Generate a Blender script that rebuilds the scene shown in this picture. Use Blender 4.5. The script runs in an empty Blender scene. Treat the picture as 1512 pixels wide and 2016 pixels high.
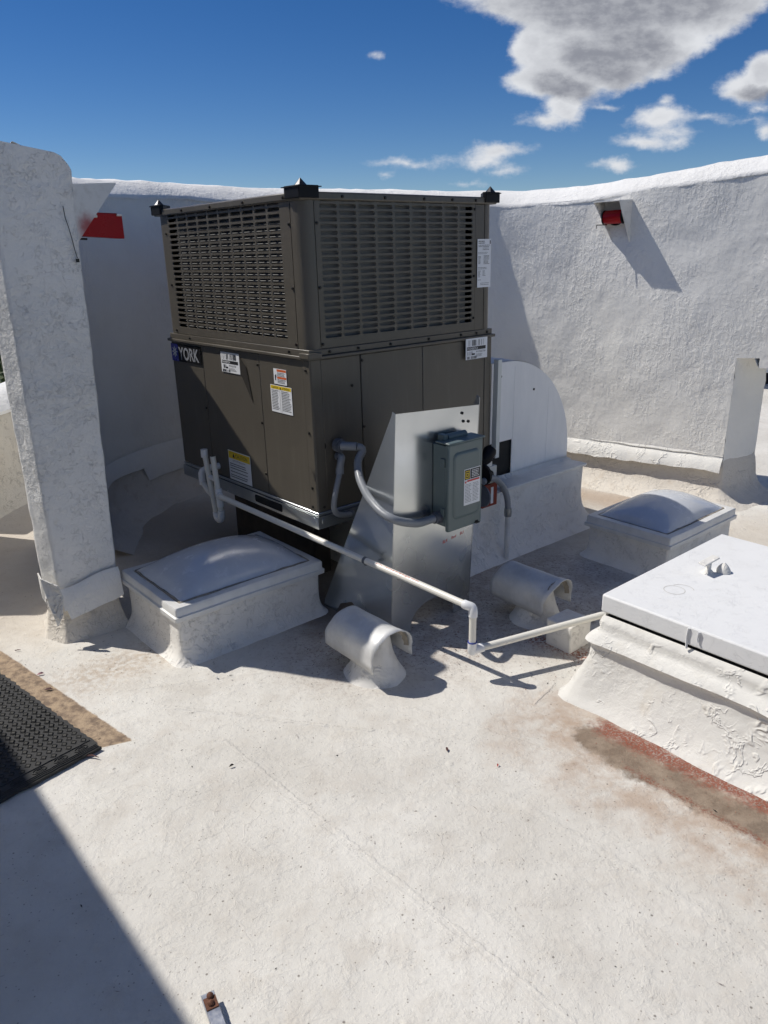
import bpy, bmesh, math, random
from mathutils import Vector, Matrix, noise
R = math.radians
PI = math.pi
rnd = random.Random(7)
sc = bpy.context.scene
COL = sc.collection

# ------------------------------------------------------------------ camera
TILT, ROLL, CAMH = R(19.4), -0.0195, 1.55
fw = Vector((0, math.cos(TILT), -math.sin(TILT)))
rt0 = Vector((1, 0, 0)); up0 = Vector((0, math.sin(TILT), math.cos(TILT)))
rt = rt0*math.cos(ROLL) + up0*math.sin(ROLL)
up = -rt0*math.sin(ROLL) + up0*math.cos(ROLL)
cd = bpy.data.cameras.new('camera'); cam = bpy.data.objects.new('camera', cd); COL.objects.link(cam)
M = Matrix((rt, up, -fw)).transposed().to_4x4(); M.translation = Vector((0, 0, CAMH))
cam.matrix_world = M
cd.sensor_fit = 'HORIZONTAL'; cd.sensor_width = 36; cd.lens = 36*1500/1512
cd.clip_start = 0.05; cd.clip_end = 5000
sc.camera = cam
sc.render.resolution_x = 768; sc.render.resolution_y = 1024

# ------------------------------------------------------------------ node helper
class NT:
    def __init__(s, tree): s.t = tree
    def n(s, typ, ins=None, **props):
        nd = s.t.nodes.new(typ)
        for k, v in props.items(): setattr(nd, k, v)
        if ins:
            for k, v in ins.items():
                sock = nd.inputs[k]
                if isinstance(v, bpy.types.NodeSocket): s.t.links.new(v, sock)
                else: sock.default_value = v
        return nd
    def math(s, op, a, b=0.0, c=0.0, clamp=False):
        nd = s.n('ShaderNodeMath', {0: a, 1: b, 2: c}, operation=op); nd.use_clamp = clamp
        return nd.outputs[0]
    def vec(s, op, a, b=(0, 0, 0)):
        return s.n('ShaderNodeVectorMath', {0: a, 1: b}, operation=op)
    def noise(s, co, scale, detail=4, rough=.55, dist=0):
        return s.n('ShaderNodeTexNoise', {'Vector': co, 'Scale': scale, 'Detail': detail, 'Roughness': rough, 'Distortion': dist}).outputs['Fac']
    def ramp(s, f, a, b, lo=0.0, hi=1.0, smooth=True):
        nd = s.n('ShaderNodeMapRange', {0: f, 1: a, 2: b, 3: lo, 4: hi}); nd.clamp = True
        if smooth: nd.interpolation_type = 'SMOOTHSTEP'
        return nd.outputs[0]
    def mix(s, f, a, b, mode='MIX'):
        nd = s.n('ShaderNodeMix', data_type='RGBA', blend_type=mode)
        for sock, v in ((nd.inputs['Factor'], f), (nd.inputs[6], a), (nd.inputs[7], b)):
            if isinstance(v, bpy.types.NodeSocket): s.t.links.new(v, sock)
            else: sock.default_value = (v if isinstance(v, (int, float)) else (*v, 1) if len(v) == 3 else v)
        return nd.outputs[2]
    def bump(s, h, strength, dist, normal=None):
        ins = {'Height': h, 'Strength': strength, 'Distance': dist}
        if normal: ins['Normal'] = normal
        return s.n('ShaderNodeBump', ins).outputs[0]

# ------------------------------------------------------------------ world + sun
SUN_EL, SUN_TRAVEL = R(52.5), R(107.5)      # elevation; compass heading the shadows point to
w = bpy.data.worlds.new('World'); sc.world = w; w.use_nodes = True
wt = w.node_tree; wt.nodes.clear(); N = NT(wt)
sky = N.n('ShaderNodeTexSky', sky_type='NISHITA')
sky.sun_disc = False; sky.sun_elevation = SUN_EL; sky.sun_rotation = SUN_TRAVEL + PI
sky.altitude = 1600; sky.air_density = 0.9; sky.dust_density = 0.15; sky.ozone_density = 3.2
hsv = N.n('ShaderNodeHueSaturation', {'Hue': .509, 'Saturation': 1.32, 'Value': 1.04, 'Color': sky.outputs[0]})
bg = N.n('ShaderNodeBackground', {'Color': hsv.outputs[0], 'Strength': 0.074})
tc = N.n('ShaderNodeTexCoord').outputs['Generated']
sp = N.n('ShaderNodeSeparateXYZ', {0: tc})
ysafe = N.math('MAXIMUM', sp.outputs[1], 0.05)
uu = N.math('DIVIDE', sp.outputs[0], ysafe); vv = N.math('DIVIDE', sp.outputs[2], ysafe)
uv = N.n('ShaderNodeCombineXYZ', {0: uu, 1: vv, 2: 0.0}).outputs[0]
def nvec(co, scale, amp):
    nz = N.n('ShaderNodeTexNoise', {'Vector': co, 'Scale': scale, 'Detail': 7.0, 'Roughness': .62})
    c = N.vec('SUBTRACT', nz.outputs['Color'], (.5, .5, .5)).outputs[0]
    return N.vec('MULTIPLY', c, (amp, amp*.75, 0)).outputs[0]
wuv = N.vec('ADD', N.vec('ADD', uv, nvec(uv, 7, .060)).outputs[0], nvec(uv, 30, .012)).outputs[0]
def skydir(px, py):                     # heading / height of a cloud in the sky
    d = fw*1500 + rt*(px-756) + up*(1008-py)
    return d.x/d.y, d.z/d.y
clouds = [(1150, 18, 150, 50), (1330, 14, 150, 58), (1015, 12, 60, 34), (1440, -6, 90, 34), (1225, -30, 330, 60), (1250, 60, 110, 30),
          (1110, 118, 95, 62), (1215, 118, 95, 50), (1300, 95, 70, 48), (1345, 75, 50, 34), (1045, 165, 60, 30), (1110, 175, 75, 26),
          (1040, 90, 45, 38), (1300, 145, 38, 16),
          (1105, 215, 42, 30), (1070, 242, 52, 15), (1475, 180, 62, 26), (1500, 152, 42, 42), (1300, 232, 64, 20), (1385, 234, 52, 7),
          (1262, 277, 58, 11), (1320, 258, 56, 10), (1335, 272, 28, 9), (983, 300, 60, 17), (1000, 332, 30, 8), (955, 312, 38, 14),
          (1205, 322, 42, 15), (797, 318, 66, 8), (742, 104, 20, 8), (1492, 217, 30, 8), (1306, 202, 16, 7), (756, 342, 16, 4),
          (1192, 206, 24, 3), (1508, 262, 20, 14), (905, 356, 26, 4), (1480, 240, 24, 5), (1640, 60, 110, 40)]
fld = None
for (px, py, rx, ry) in clouds:
    u0, v0 = skydir(px, py)
    k = 1500.0*.98
    d = N.vec('MULTIPLY', N.vec('SUBTRACT', wuv, (u0, v0, 0)).outputs[0], (k/rx, k/ry, 0)).outputs[0]
    ln = N.vec('LENGTH', d).outputs['Value']
    f = N.math('MULTIPLY', N.math('SUBTRACT', .93, ln), float(min(ry, 60)))
    fld = f if fld is None else N.n('ShaderNodeMath', {0: fld, 1: f, 2: 12.0}, operation='SMOOTH_MAX').outputs[0]
front = N.ramp(sp.outputs[1], 0.05, 0.2)
suv = N.vec('MULTIPLY', uv, (1, 1.9, 1)).outputs[0]
b1 = N.noise(suv, 14, 7, .62); b2 = N.noise(N.vec('ADD', suv, (3, 1, 0)).outputs[0], 46, 4, .6)
fl2 = N.math('ADD', fld, N.math('ADD', N.math('MULTIPLY', N.math('SUBTRACT', b1, .5), 24.0), N.math('MULTIPLY', N.math('SUBTRACT', b2, .5), 12.0)))
mask = N.math('MULTIPLY', N.ramp(fl2, -4, 12.0), front)
gf = None
for (px, py, rx, ry, tl) in [(1225, 2, 270, 62, 0), (1185, 118, 120, 42, -.15), (1270, 88, 90, 36, -.3), (1110, 175, 75, 26, -.15), (1500, 190, 60, 16, 0), (1640, 70, 90, 26, 0)]:
    u0, v0 = skydir(px, py); k = 1500.0*.98
    d = N.vec('SUBTRACT', wuv, (u0, v0, 0)).outputs[0]
    if tl: d = N.n('ShaderNodeVectorRotate', {'Vector': d, 'Angle': tl*-1}, rotation_type='Z_AXIS').outputs[0]
    d = N.vec('MULTIPLY', d, (k/rx, k/ry, 0)).outputs[0]
    f = N.math('SUBTRACT', 1.0, N.vec('LENGTH', d).outputs['Value'])
    gf = f if gf is None else N.n('ShaderNodeMath', {0: gf, 1: f, 2: .5}, operation='SMOOTH_MAX').outputs[0]
tex = N.noise(N.vec('ADD', suv, (0, .03, 0)).outputs[0], 20, 7, .58, .2)
grey = N.ramp(N.math('ADD', gf, N.math('MULTIPLY', N.math('SUBTRACT', tex, .5), .62)), -.18, .62)
small = N.math('MULTIPLY', N.ramp(N.math('ADD', fl2, N.math('MULTIPLY', N.math('SUBTRACT', tex, .5), 50.0)), 6, 30), .36)
grey = N.math('MAXIMUM', grey, small)
ccol = N.mix(grey, (.80, .82, .86), (.30, .315, .365))
ccol = N.mix(N.ramp(b2, .35, .7, 0, .25), ccol, (.84, .86, .89))
zs = N.math('MAXIMUM', sp.outputs[2], .08)
hv = N.n('ShaderNodeCombineXYZ', {0: N.math('DIVIDE', sp.outputs[0], zs), 1: N.math('DIVIDE', sp.outputs[1], zs), 2: 0.0}).outputs[0]
hn = N.ramp(N.noise(hv, 1.1, 5, .6), .57, .66)  # extra clouds out of view, added as neutral fill for the shade
inview = N.math('MULTIPLY', N.math('MULTIPLY', front, N.ramp(vv, .30, .42, 1.0, 0.0)), N.ramp(N.math('ABSOLUTE', uu), .62, .80, 1.0, 0.0))
hn = N.math('MULTIPLY', N.math('MULTIPLY', hn, N.math('SUBTRACT', 1.0, inview)), N.ramp(sp.outputs[2], .06, .16))
mask = N.math('MAXIMUM', mask, hn)
bgc = N.n('ShaderNodeBackground', {'Color': ccol, 'Strength': 0.92})
mx = N.n('ShaderNodeMixShader', {0: mask, 1: bg.outputs[0], 2: bgc.outputs[0]})
N.n('ShaderNodeOutputWorld', {0: mx.outputs[0]})
sl = bpy.data.lights.new('sun', 'SUN'); sl.energy = 4.1; sl.angle = R(0.53); sl.color = (1.0, 0.955, 0.89)
so = bpy.data.objects.new('sun', sl); COL.objects.link(so)
sd = Vector((math.sin(SUN_TRAVEL)*math.cos(SUN_EL), math.cos(SUN_TRAVEL)*math.cos(SUN_EL), -math.sin(SUN_EL)))
so.rotation_euler = sd.to_track_quat('-Z', 'Y').to_euler(); so.location = (-6, 2, 9)
vs = sc.view_settings; vs.view_transform = 'Standard'; vs.look = 'None'; vs.gamma = 1; vs.exposure = 0.0; vs.use_curve_mapping = False
sc.render.engine = 'CYCLES'
sc.cycles.max_bounces = 6; sc.cycles.diffuse_bounces = 4; sc.cycles.glossy_bounces = 3; sc.cycles.adaptive_threshold = 0.015

# ------------------------------------------------------------------ object helpers
def tag(o, label=None, cat=None, group=None, kind=None):
    if label: o['label'] = label
    if cat: o['category'] = cat
    if group: o['group'] = group
    if kind: o['kind'] = kind
    return o
def thing(name, label, cat, loc=(0, 0, 0), rz=0.0, group=None):
    o = bpy.data.objects.new(name, None); COL.objects.link(o); o.empty_display_size = .1
    o.location = loc; o.rotation_euler = (0, 0, rz)
    return tag(o, label, cat, group)
class MB:
    def __init__(s): s.v = []; s.f = []
    def add(s, vs, fs):
        b = len(s.v); s.v += [tuple(p) for p in vs]; s.f += [tuple(i+b for i in f) for f in fs]; return s
    def box(s, x0, x1, y0, y1, z0, z1):
        v = [(x0, y0, z0), (x1, y0, z0), (x1, y1, z0), (x0, y1, z0), (x0, y0, z1), (x1, y0, z1), (x1, y1, z1), (x0, y1, z1)]
        return s.add(v, [(0, 3, 2, 1), (4, 5, 6, 7), (0, 1, 5, 4), (1, 2, 6, 5), (2, 3, 7, 6), (3, 0, 4, 7)])
    def prism(s, pts, off):              # closed polygon (list of 3-vectors, CCW seen against off), extruded by vector off
        n = len(pts); a = [Vector(p) for p in pts]; b = [p+Vector(off) for p in a]
        s.add(a+b, [tuple(range(n))[::-1], tuple(range(n, 2*n))] + [(i, (i+1) % n, n+(i+1) % n, n+i) for i in range(n)])
        return s
    def tube(s, path, r, seg=12, caps=True, close=False):
        P = [Vector(p) for p in path]; n = len(P)
        rs = r if isinstance(r, (list, tuple)) else [r]*n
        t = (P[1]-P[0]).normalized(); a = t.orthogonal().normalized(); vs = []
        for i, p in enumerate(P):
            t2 = (P[min(i+1, n-1)]-P[max(i-1, 0)]).normalized()
            q = t.rotation_difference(t2); a = (q @ a); a = (a - t2*a.dot(t2)).normalized(); t = t2
            b = t2.cross(a)
            for k in range(seg):
                th = 2*PI*k/seg; vs.append(p + (a*math.cos(th)+b*math.sin(th))*rs[i])
        fs = [(i*seg+k, i*seg+(k+1) % seg, (i+1)*seg+(k+1) % seg, (i+1)*seg+k) for i in range(n-1) for k in range(seg)]
        if caps: fs += [tuple(range(seg))[::-1], tuple(range((n-1)*seg, n*seg))]
        return s.add(vs, fs)
    def cyl(s, a, b, r, seg=16): return s.tube([a, b], r, seg)
    def grid(s, rows, closed=False):     # rows: list of equal-length rings/lines of points
        m = len(rows[0]); vs = [p for r_ in rows for p in r_]
        kk = m if closed else m-1
        return s.add(vs, [(i*m+k, i*m+(k+1) % m, (i+1)*m+(k+1) % m, (i+1)*m+k) for i in range(len(rows)-1) for k in range(kk)])
def mesh_of(mb, name):
    me = bpy.data.meshes.new(name); me.from_pydata([tuple(p) for p in mb.v], [], mb.f); me.update(); return me
def obj(name, mb, mat, parent=None, smooth=None, bevel=None, label=None, kind=None, M=None):
    me = mesh_of(mb, name) if isinstance(mb, MB) else mb
    if isinstance(mb, MB):
        bm = bmesh.new(); bm.from_mesh(me); bmesh.ops.recalc_face_normals(bm, faces=bm.faces); bm.to_mesh(me); bm.free()
    if mat and not me.materials: me.materials.append(mat)
    if smooth is not None:
        me.shade_smooth(); me.set_sharp_from_angle(angle=R(smooth))
    o = bpy.data.objects.new(name, me); COL.objects.link(o)
    if parent: o.parent = parent
    if M is not None: o.matrix_local = M
    if bevel:
        m = o.modifiers.new('bevel', 'BEVEL'); m.width = bevel; m.segments = 2; m.limit_method = 'ANGLE'; m.angle_limit = R(40)
        me.shade_smooth(); m.harden_normals = False; me.set_sharp_from_angle(angle=R(32))
    return tag(o, label, None, None, kind)
def nz(p, s=1.0, seed=0.0): return noise.noise(Vector((p[0]*s+seed, p[1]*s-seed, p[2]*s+seed*.37)))
def fb(p, s=1.0, seed=0.0): return nz(p, s, seed)+.5*nz(p, 2*s, seed+7)+.25*nz(p, 4*s, seed+13)
def catmull(P, step=.02):
    P = [Vector(p) for p in P]; Q = [P[0]*2-P[1]]+P+[P[-1]*2-P[-2]]; out = []
    for i in range(1, len(Q)-2):
        a, b, c, d = Q[i-1:i+3]; n = max(1, int((c-b).length/step))
        for k in range(n):
            t = k/n
            out.append(.5*((2*b)+(c-a)*t+(2*a-5*b+4*c-d)*t*t+(3*b-a-3*c+d)*t**3))
    out.append(P[-1]); return out
def face_frame(origin, right, upv):
    r_, u_ = Vector(right).normalized(), Vector(upv).normalized()
    m = Matrix((r_, u_, r_.cross(u_))).transposed().to_4x4(); m.translation = Vector(origin); return m
def text_mesh(s, size, name='lettering', align='LEFT', squeeze=1.0, shear=0.0, fat=0.0):
    cu = bpy.data.curves.new(name, 'FONT'); cu.body = s; cu.size = size; cu.align_x = align; cu.shear = shear
    cu.resolution_u = 3; cu.offset = fat
    ob = bpy.data.objects.new(name, cu); me = bpy.data.meshes.new_from_object(ob); bpy.data.objects.remove(ob)
    for v in me.vertices: v.co.x *= squeeze
    me.name = name; return me

# ------------------------------------------------------------------ materials
MATS = {}
def mat(name, build):
    if name in MATS: return MATS[name]
    m = bpy.data.materials.new(name); m.use_nodes = True; t = m.node_tree; t.nodes.clear(); n = NT(t)
    out = n.n('ShaderNodeOutputMaterial'); b = n.n('ShaderNodeBsdfPrincipled'); t.links.new(b.outputs[0], out.inputs[0])
    build(n, b); MATS[name] = m; return m
def setin(n, b, **kw):
    for k, v in kw.items():
        s = b.inputs[k.replace('_', ' ')]
        if isinstance(v, bpy.types.NodeSocket): n.t.links.new(v, s)
        else: s.default_value = (*v, 1) if isinstance(v, tuple) and len(v) == 3 and s.type == 'RGBA' else v
def pos(n): return n.n('ShaderNodeNewGeometry').outputs['Position']
def simple(name, col, rough=.5, metal=0.0, var=.06, vs_=8, bump=0, bs=60, spec=.5, coat=0.0):
    def f(n, b):
        p = n.n('ShaderNodeTexCoord').outputs['Object']
        v = n.noise(p, vs_, 5)
        c = n.mix(v, tuple(x*(1-var*2) for x in col), tuple(min(1, x*(1+var*2)) for x in col))
        setin(n, b, Base_Color=c, Roughness=n.ramp(n.noise(p, vs_*2.3, 4), .3, .7, max(0, rough-.06), rough+.06), Metallic=metal)
        b.inputs['Specular IOR Level'].default_value = spec; b.inputs['Coat Weight'].default_value = coat
        if bump: setin(n, b, Normal=n.bump(n.noise(p, bs, 4), bump, .002))
    return mat(name, f)
def curly(n, co, scale, width, seed):     # thin winding lines, as left by a trowel
    q = n.vec('ADD', co, (seed, seed*.7, seed*1.3)).outputs[0]
    a = n.noise(q, scale, 3, .6, .4)
    l = n.ramp(n.math('ABSOLUTE', n.math('SUBTRACT', a, .5)), 0.0, width, 1.0, 0.0)
    g = n.ramp(n.noise(q, scale*.55, 3), .50, .60)
    return n.math('MULTIPLY', l, g)
def stucco(name, base, rough_amp, crack, dirt=.25, dirtcol=(.50, .42, .32), lump=.4, vert=False, warm=0.0, fine=70, crease=0):
    def f(n, b):
        p = pos(n)
        big = n.noise(p, 1.3, 5); mid = n.noise(p, 9, 6, .65)
        c = n.mix(n.ramp(big, .3, .7), tuple(x*.90 for x in base), base)
        c = n.mix(n.ramp(mid, .52, .75, 0, dirt), c, dirtcol)
        h = n.math('MULTIPLY', n.noise(p, 5, 3), lump)
        pv = n.vec('MULTIPLY', p, (1, 1, .33)).outputs[0] if vert else p
        tr = n.math('ADD', n.math('MULTIPLY', n.ramp(n.noise(pv, 22, 6, .62, .25), .42, .64), .6), n.math('MULTIPLY', n.ramp(n.noise(p, 48, 5, .6, .3), .45, .62), .4))
        sh = n.noise(n.vec('ADD', pv, (3, 1, 2)).outputs[0], fine, 4, .6)
        pm = n.ramp(n.noise(n.vec('ADD', p, (9, 4, 2)).outputs[0], 2.2, 4, .6), .36, .62, .30, 1.25)
        h = n.math('ADD', h, n.math('MULTIPLY', n.math('MULTIPLY', tr, pm), rough_amp))
        h = n.math('ADD', h, n.math('MULTIPLY', n.math('MULTIPLY', sh, pm), rough_amp*.45))
        if crease:
            cl = n.math('ADD', curly(n, p, 7, .05, 2.0), n.math('MULTIPLY', curly(n, p, 15, .06, 8.0), .6))
            h = n.math('ADD', h, n.math('MULTIPLY', cl, crease))
        if crack:
            l1 = curly(n, p, 22, .011, 1.0); l2 = curly(n, p, 42, .016, 5.0)
            l = n.math('MAXIMUM', l1, n.math('MULTIPLY', l2, .8))
            h = n.math('SUBTRACT', h, n.math('MULTIPLY', l, crack*1.3))
            c = n.mix(n.math('MULTIPLY', l, min(.75, crack)), c, (.16, .15, .14))
        setin(n, b, Base_Color=c, Roughness=.82, Normal=n.bump(h, 1.0, .008))
        b.inputs['Specular IOR Level'].default_value = .25
    return mat(name, f)
WHITE = (.72, .715, .70)
m_wall = stucco('wall_paint', (.88, .865, .815), .30, 0, .08, lump=1.5, vert=True)
m_pillar = stucco('rough_stucco_paint', (.88, .865, .82), .42, .16, .05, lump=.9, fine=110)
m_cap = stucco('cap_paint', (.88, .87, .835), .30, .05, .05, lump=.7)
m_tan = stucco('tan_stucco', (.66, .62, .54), .22, .2, .2, lump=.4)
m_cant = stucco('base_membrane', (.72, .67, .59), .22, .12, .34, (.44, .33, .22), lump=.8, crease=.4)
m_curb = stucco('curb_paint', (.85, .825, .77), .10, .18, .28, (.45, .40, .34), lump=.8, fine=160, crease=.25)
m_hatchp = stucco('hatch_paint', (.76, .765, .76), .05, .05, .16, (.62, .60, .56), lump=.10, fine=220)
m_skim = stucco('thick_coating', (.75, .735, .69), .14, .0, .45, (.63, .57, .47), lump=1.6, fine=120, crease=.55)

def seg_mask(n, co, a, b_, r0, r1, wob=None):    # 1 near the ground segment a-b, falling to 0 between r0 and r1
    ax, ay = a; bx, by = b_; L2 = (bx-ax)**2+(by-ay)**2
    d = n.vec('SUBTRACT', co, (ax, ay, 0)).outputs[0]
    dt = n.n('ShaderNodeVectorMath', {0: d, 1: (bx-ax, by-ay, 0)}, operation='DOT_PRODUCT').outputs['Value']
    t = n.math('DIVIDE', dt, L2, clamp=True)
    pr = n.n('ShaderNodeVectorMath', {0: (bx-ax, by-ay, 0), 'Scale': t}, operation='SCALE').outputs[0]
    dist = n.vec('LENGTH', n.vec('SUBTRACT', d, pr).outputs[0]).outputs['Value']
    if wob is not None: dist = n.math('ADD', dist, wob)
    return n.ramp(dist, r0, r1, 1.0, 0.0)
def deck(n, b):
    p = pos(n)
    s = n.n('ShaderNodeSeparateXYZ', {0: p}); co = n.n('ShaderNodeCombineXYZ', {0: s.outputs[0], 1: s.outputs[1], 2: 0.0}).outputs[0]
    n1 = n.noise(co, 1.1, 6, .6); n2 = n.noise(co, 7, 7, .68); n3 = n.noise(co, 40, 5, .6); n4 = n.noise(co, 3.1, 5, .7)
    wob = n.math('MULTIPLY', n.math('SUBTRACT', n.noise(co, 9, 6, .65), .5), .22)
    wobf = n.math('MULTIPLY', n.math('SUBTRACT', n.noise(co, 26, 5, .6), .5), .05)
    c = n.mix(n.ramp(n1, .32, .68), (.60, .575, .52), (.735, .712, .655))
    c = n.mix(n.ramp(n2, .47, .70, 0, .5), c, (.56, .515, .45))
    c = n.mix(n.ramp(n4, .58, .74, 0, .35), c, (.66, .60, .50))
    c = n.mix(n.ramp(n3, .60, .78, 0, .34), c, (.47, .43, .37))
    c = n.mix(n.ramp(n.noise(co, 15, 8, .75), .56, .70, 0, .30), c, (.52, .47, .40))
    c = n.mix(n.ramp(n.noise(co, 130, 4, .7), .62, .72, 0, .40), c, (.40, .36, .31))
    sc1 = n.math('MAXIMUM', curly(n, co, 3.2, .012, 1.0), n.math('MULTIPLY', curly(n, co, 8, .018, 6.0), .7))
    c = n.mix(n.math('MULTIPLY', sc1, .12), c, (.50, .46, .40))
    c = n.mix(n.ramp(n.noise(n.vec('ADD', co, (4, 9, 0)).outputs[0], 2.4, 8, .7), .50, .66, 0, .50), c, (.56, .53, .475))
    c = n.mix(n.ramp(n.noise(n.vec('ADD', co, (14, 2, 0)).outputs[0], 5.5, 7, .7), .52, .70, 0, .45), c, (.53, .49, .43))
    v2 = n.n('ShaderNodeTexVoronoi', {'Vector': co, 'Scale': 95.0})
    c = n.mix(n.math('MULTIPLY', n.math('MULTIPLY', n.ramp(n.n('ShaderNodeSeparateColor', {0: v2.outputs['Color']}).outputs[0], .82, .86), n.ramp(v2.outputs['Distance'], .10, .26, 1.0, 0.0)), .7), c, (.22, .19, .16))
    # broad dirt: tan floor round the left pillar and along the wall, dirt plus painted-in shade under the unit
    m = n.math('MAXIMUM', seg_mask(n, co, (-1.9, 3.2), (-1.9, 4.6), .2, .9, wob), seg_mask(n, co, (-1.55, 4.2), (-.9, 4.4), .1, .6, wob))
    c = n.mix(n.math('MULTIPLY', m, .55), c, (.42, .35, .27))
    m = seg_mask(n, co, (-1.15, 2.55), (-.95, 2.72), .0, .22, wob)
    c = n.mix(n.math('MULTIPLY', m, n.ramp(n3, .38, .6, .15, .7)), c, (.45, .36, .27))
    m = seg_mask(n, co, (1.15, 4.72), (1.75, 4.35), .02, .30, wob)
    c = n.mix(n.math('MULTIPLY', m, .62), c, (.36, .24, .15))
    m = seg_mask(n, co, (2.0, 3.9), (2.6, 3.9), .05, .5, wob)
    c = n.mix(n.math('MULTIPLY', m, .35), c, (.45, .37, .28))
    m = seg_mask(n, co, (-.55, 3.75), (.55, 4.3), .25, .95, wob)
    c = n.mix(n.math('MULTIPLY', m, .85), c, (.17, .14, .11))  # dirt, deepened to paint in the dark below the cabinet
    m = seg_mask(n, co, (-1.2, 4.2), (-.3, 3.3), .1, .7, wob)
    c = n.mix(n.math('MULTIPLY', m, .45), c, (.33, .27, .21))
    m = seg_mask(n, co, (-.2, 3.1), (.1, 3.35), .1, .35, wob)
    c = n.mix(n.math('MULTIPLY', m, .8), c, (.10, .08, .065))  # near corner: dirt and shade together in the floor colour
    # red-brown grit under stand and vents
    m = n.math('MAXIMUM', seg_mask(n, co, (-.12, 2.75), (.75, 3.05), .05, .5, wob), seg_mask(n, co, (.05, 3.1), (.9, 3.45), .1, .45, wob))
    g = n.math('MULTIPLY', m, n.ramp(n.noise(co, 60, 6, .72), .50, .64))
    c = n.mix(n.math('MULTIPLY', g, .8), c, (.17, .10, .075))
    c = n.mix(n.math('MULTIPLY', m, n.ramp(n.noise(co, 12, 6, .7), .35, .65, .15, .65)), c, (.36, .29, .235))
    m = seg_mask(n, co, (.62, 2.80), (.86, 2.56), .0, .10, wobf)
    c = n.mix(n.math('MULTIPLY', m, n.ramp(n.noise(co, 90, 4), .42, .6)), c, (.30, .10, .06))
    # puddle of silt and red granules along the hatch
    gm = n.ramp(n.noise(co, 120, 5, .7), .40, .60)
    halo = seg_mask(n, co, (.60, 2.16), (1.30, 1.35), .03, .36, n.math('MULTIPLY', wob, 2.2))
    c = n.mix(n.math('MULTIPLY', n.math('MULTIPLY', halo, n.ramp(n2, .30, .6)), .80), c, (.40, .29, .21))
    silt = seg_mask(n, co, (.672, 2.102), (1.28, 1.44), .048, .086, n.math('ADD', n.math('MULTIPLY', wobf, 1.2), n.math('MULTIPLY', wob, .55)))
    c = n.mix(n.math('MULTIPLY', silt, .95), c, n.mix(n.ramp(n.noise(co, 14, 6, .7), .35, .65), (.185, .135, .095), (.30, .235, .175)))
    red = seg_mask(n, co, (.742, 2.160), (1.345, 1.525), .012, .072, n.math('ADD', n.math('MULTIPLY', wobf, 2.2), n.math('MULTIPLY', wob, .30)))
    c = n.mix(n.math('MULTIPLY', red, n.ramp(gm, .0, .6, .55, .97)), c, n.mix(gm, (.15, .055, .035), (.27, .078, .045)))
    red2 = seg_mask(n, co, (.74, 1.96), (1.05, 1.60), .0, .022, wobf)
    c = n.mix(n.math('MULTIPLY', n.math('MULTIPLY', red2, gm), .8), c, (.22, .075, .045))
    # old adhesive round the door mat
    ad = n.math('MULTIPLY', seg_mask(n, co, (-1.62, 2.70), (-.915, 2.10), .075, .083, n.math('MULTIPLY', wobf, .35)), 1.0)
    hp = n.math('SUBTRACT', n.math('MULTIPLY', s.outputs[0], -.4), s.outputs[1])
    ad2 = n.ramp(n.math('ADD', n.math('MULTIPLY', s.outputs[0], .36), n.math('MULTIPLY', s.outputs[1], -1.0)), -2.463, -2.455, 1.0, 0.0)
    ad = n.math('MULTIPLY', ad, ad2)
    c = n.mix(n.math('MULTIPLY', ad, .92), c, n.mix(n.ramp(n.noise(co, 22, 6, .7), .36, .62), (.15, .095, .055), (.40, .285, .175)))
    # specks of grit and dark flecks
    vo = n.n('ShaderNodeTexVoronoi', {'Vector': co, 'Scale': 38.0, 'Randomness': 1.0})
    pick = n.ramp(n.n('ShaderNodeSeparateColor', {0: vo.outputs['Color']}).outputs[0], .86, .90)
    sz = n.ramp(vo.outputs['Distance'], .06, .16, 1.0, 0.0)
    c = n.mix(n.math('MULTIPLY', n.math('MULTIPLY', pick, sz), .75), c, (.13, .11, .09))
    st = n.vec('MULTIPLY', n.n('ShaderNodeVectorRotate', {'Vector': co, 'Angle': R(-52)}, rotation_type='Z_AXIS').outputs[0], (3.0, 26, 1)).outputs[0]
    sn = n.noise(st, 3.0, 6, .7)
    c = n.mix(n.ramp(sn, .60, .76, 0, .30), c, (.50, .46, .40))
    # relief: undulation, trowel drag, bubbles, lap seams
    h = n.math('MULTIPLY', n1, 1.6)
    h = n.math('ADD', h, n.math('MULTIPLY', n.ramp(n2, .35, .65), .22))
    h = n.math('ADD', h, n.math('MULTIPLY', n.ramp(n.noise(co, 24, 6, .66, .2), .46, .60), .13))
    h = n.math('ADD', h, n.math('MULTIPLY', n.noise(co, 70, 6, .65), .16))
    h = n.math('ADD', h, n.math('MULTIPLY', n.noise(co, 260, 3), .05))
    h = n.math('ADD', h, n.math('MULTIPLY', n.ramp(n.noise(n.vec('ADD', co, (7, 3, 0)).outputs[0], 11, 7, .72, .3), .50, .66), .20))
    h = n.math('ADD', h, n.math('MULTIPLY', n.ramp(sn, .56, .70), .05))
    vb = n.n('ShaderNodeTexVoronoi', {'Vector': co, 'Scale': 13.0}); bp = n.ramp(n.n('ShaderNodeSeparateColor', {0: vb.outputs['Color']}).outputs[1], .84, .88)
    h = n.math('ADD', h, n.math('MULTIPLY', n.math('MULTIPLY', bp, n.ramp(vb.outputs['Distance'], .05, .2, 1.0, 0.0)), .35))
    h = n.math('ADD', h, n.math('MULTIPLY', sc1, .10))
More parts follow.
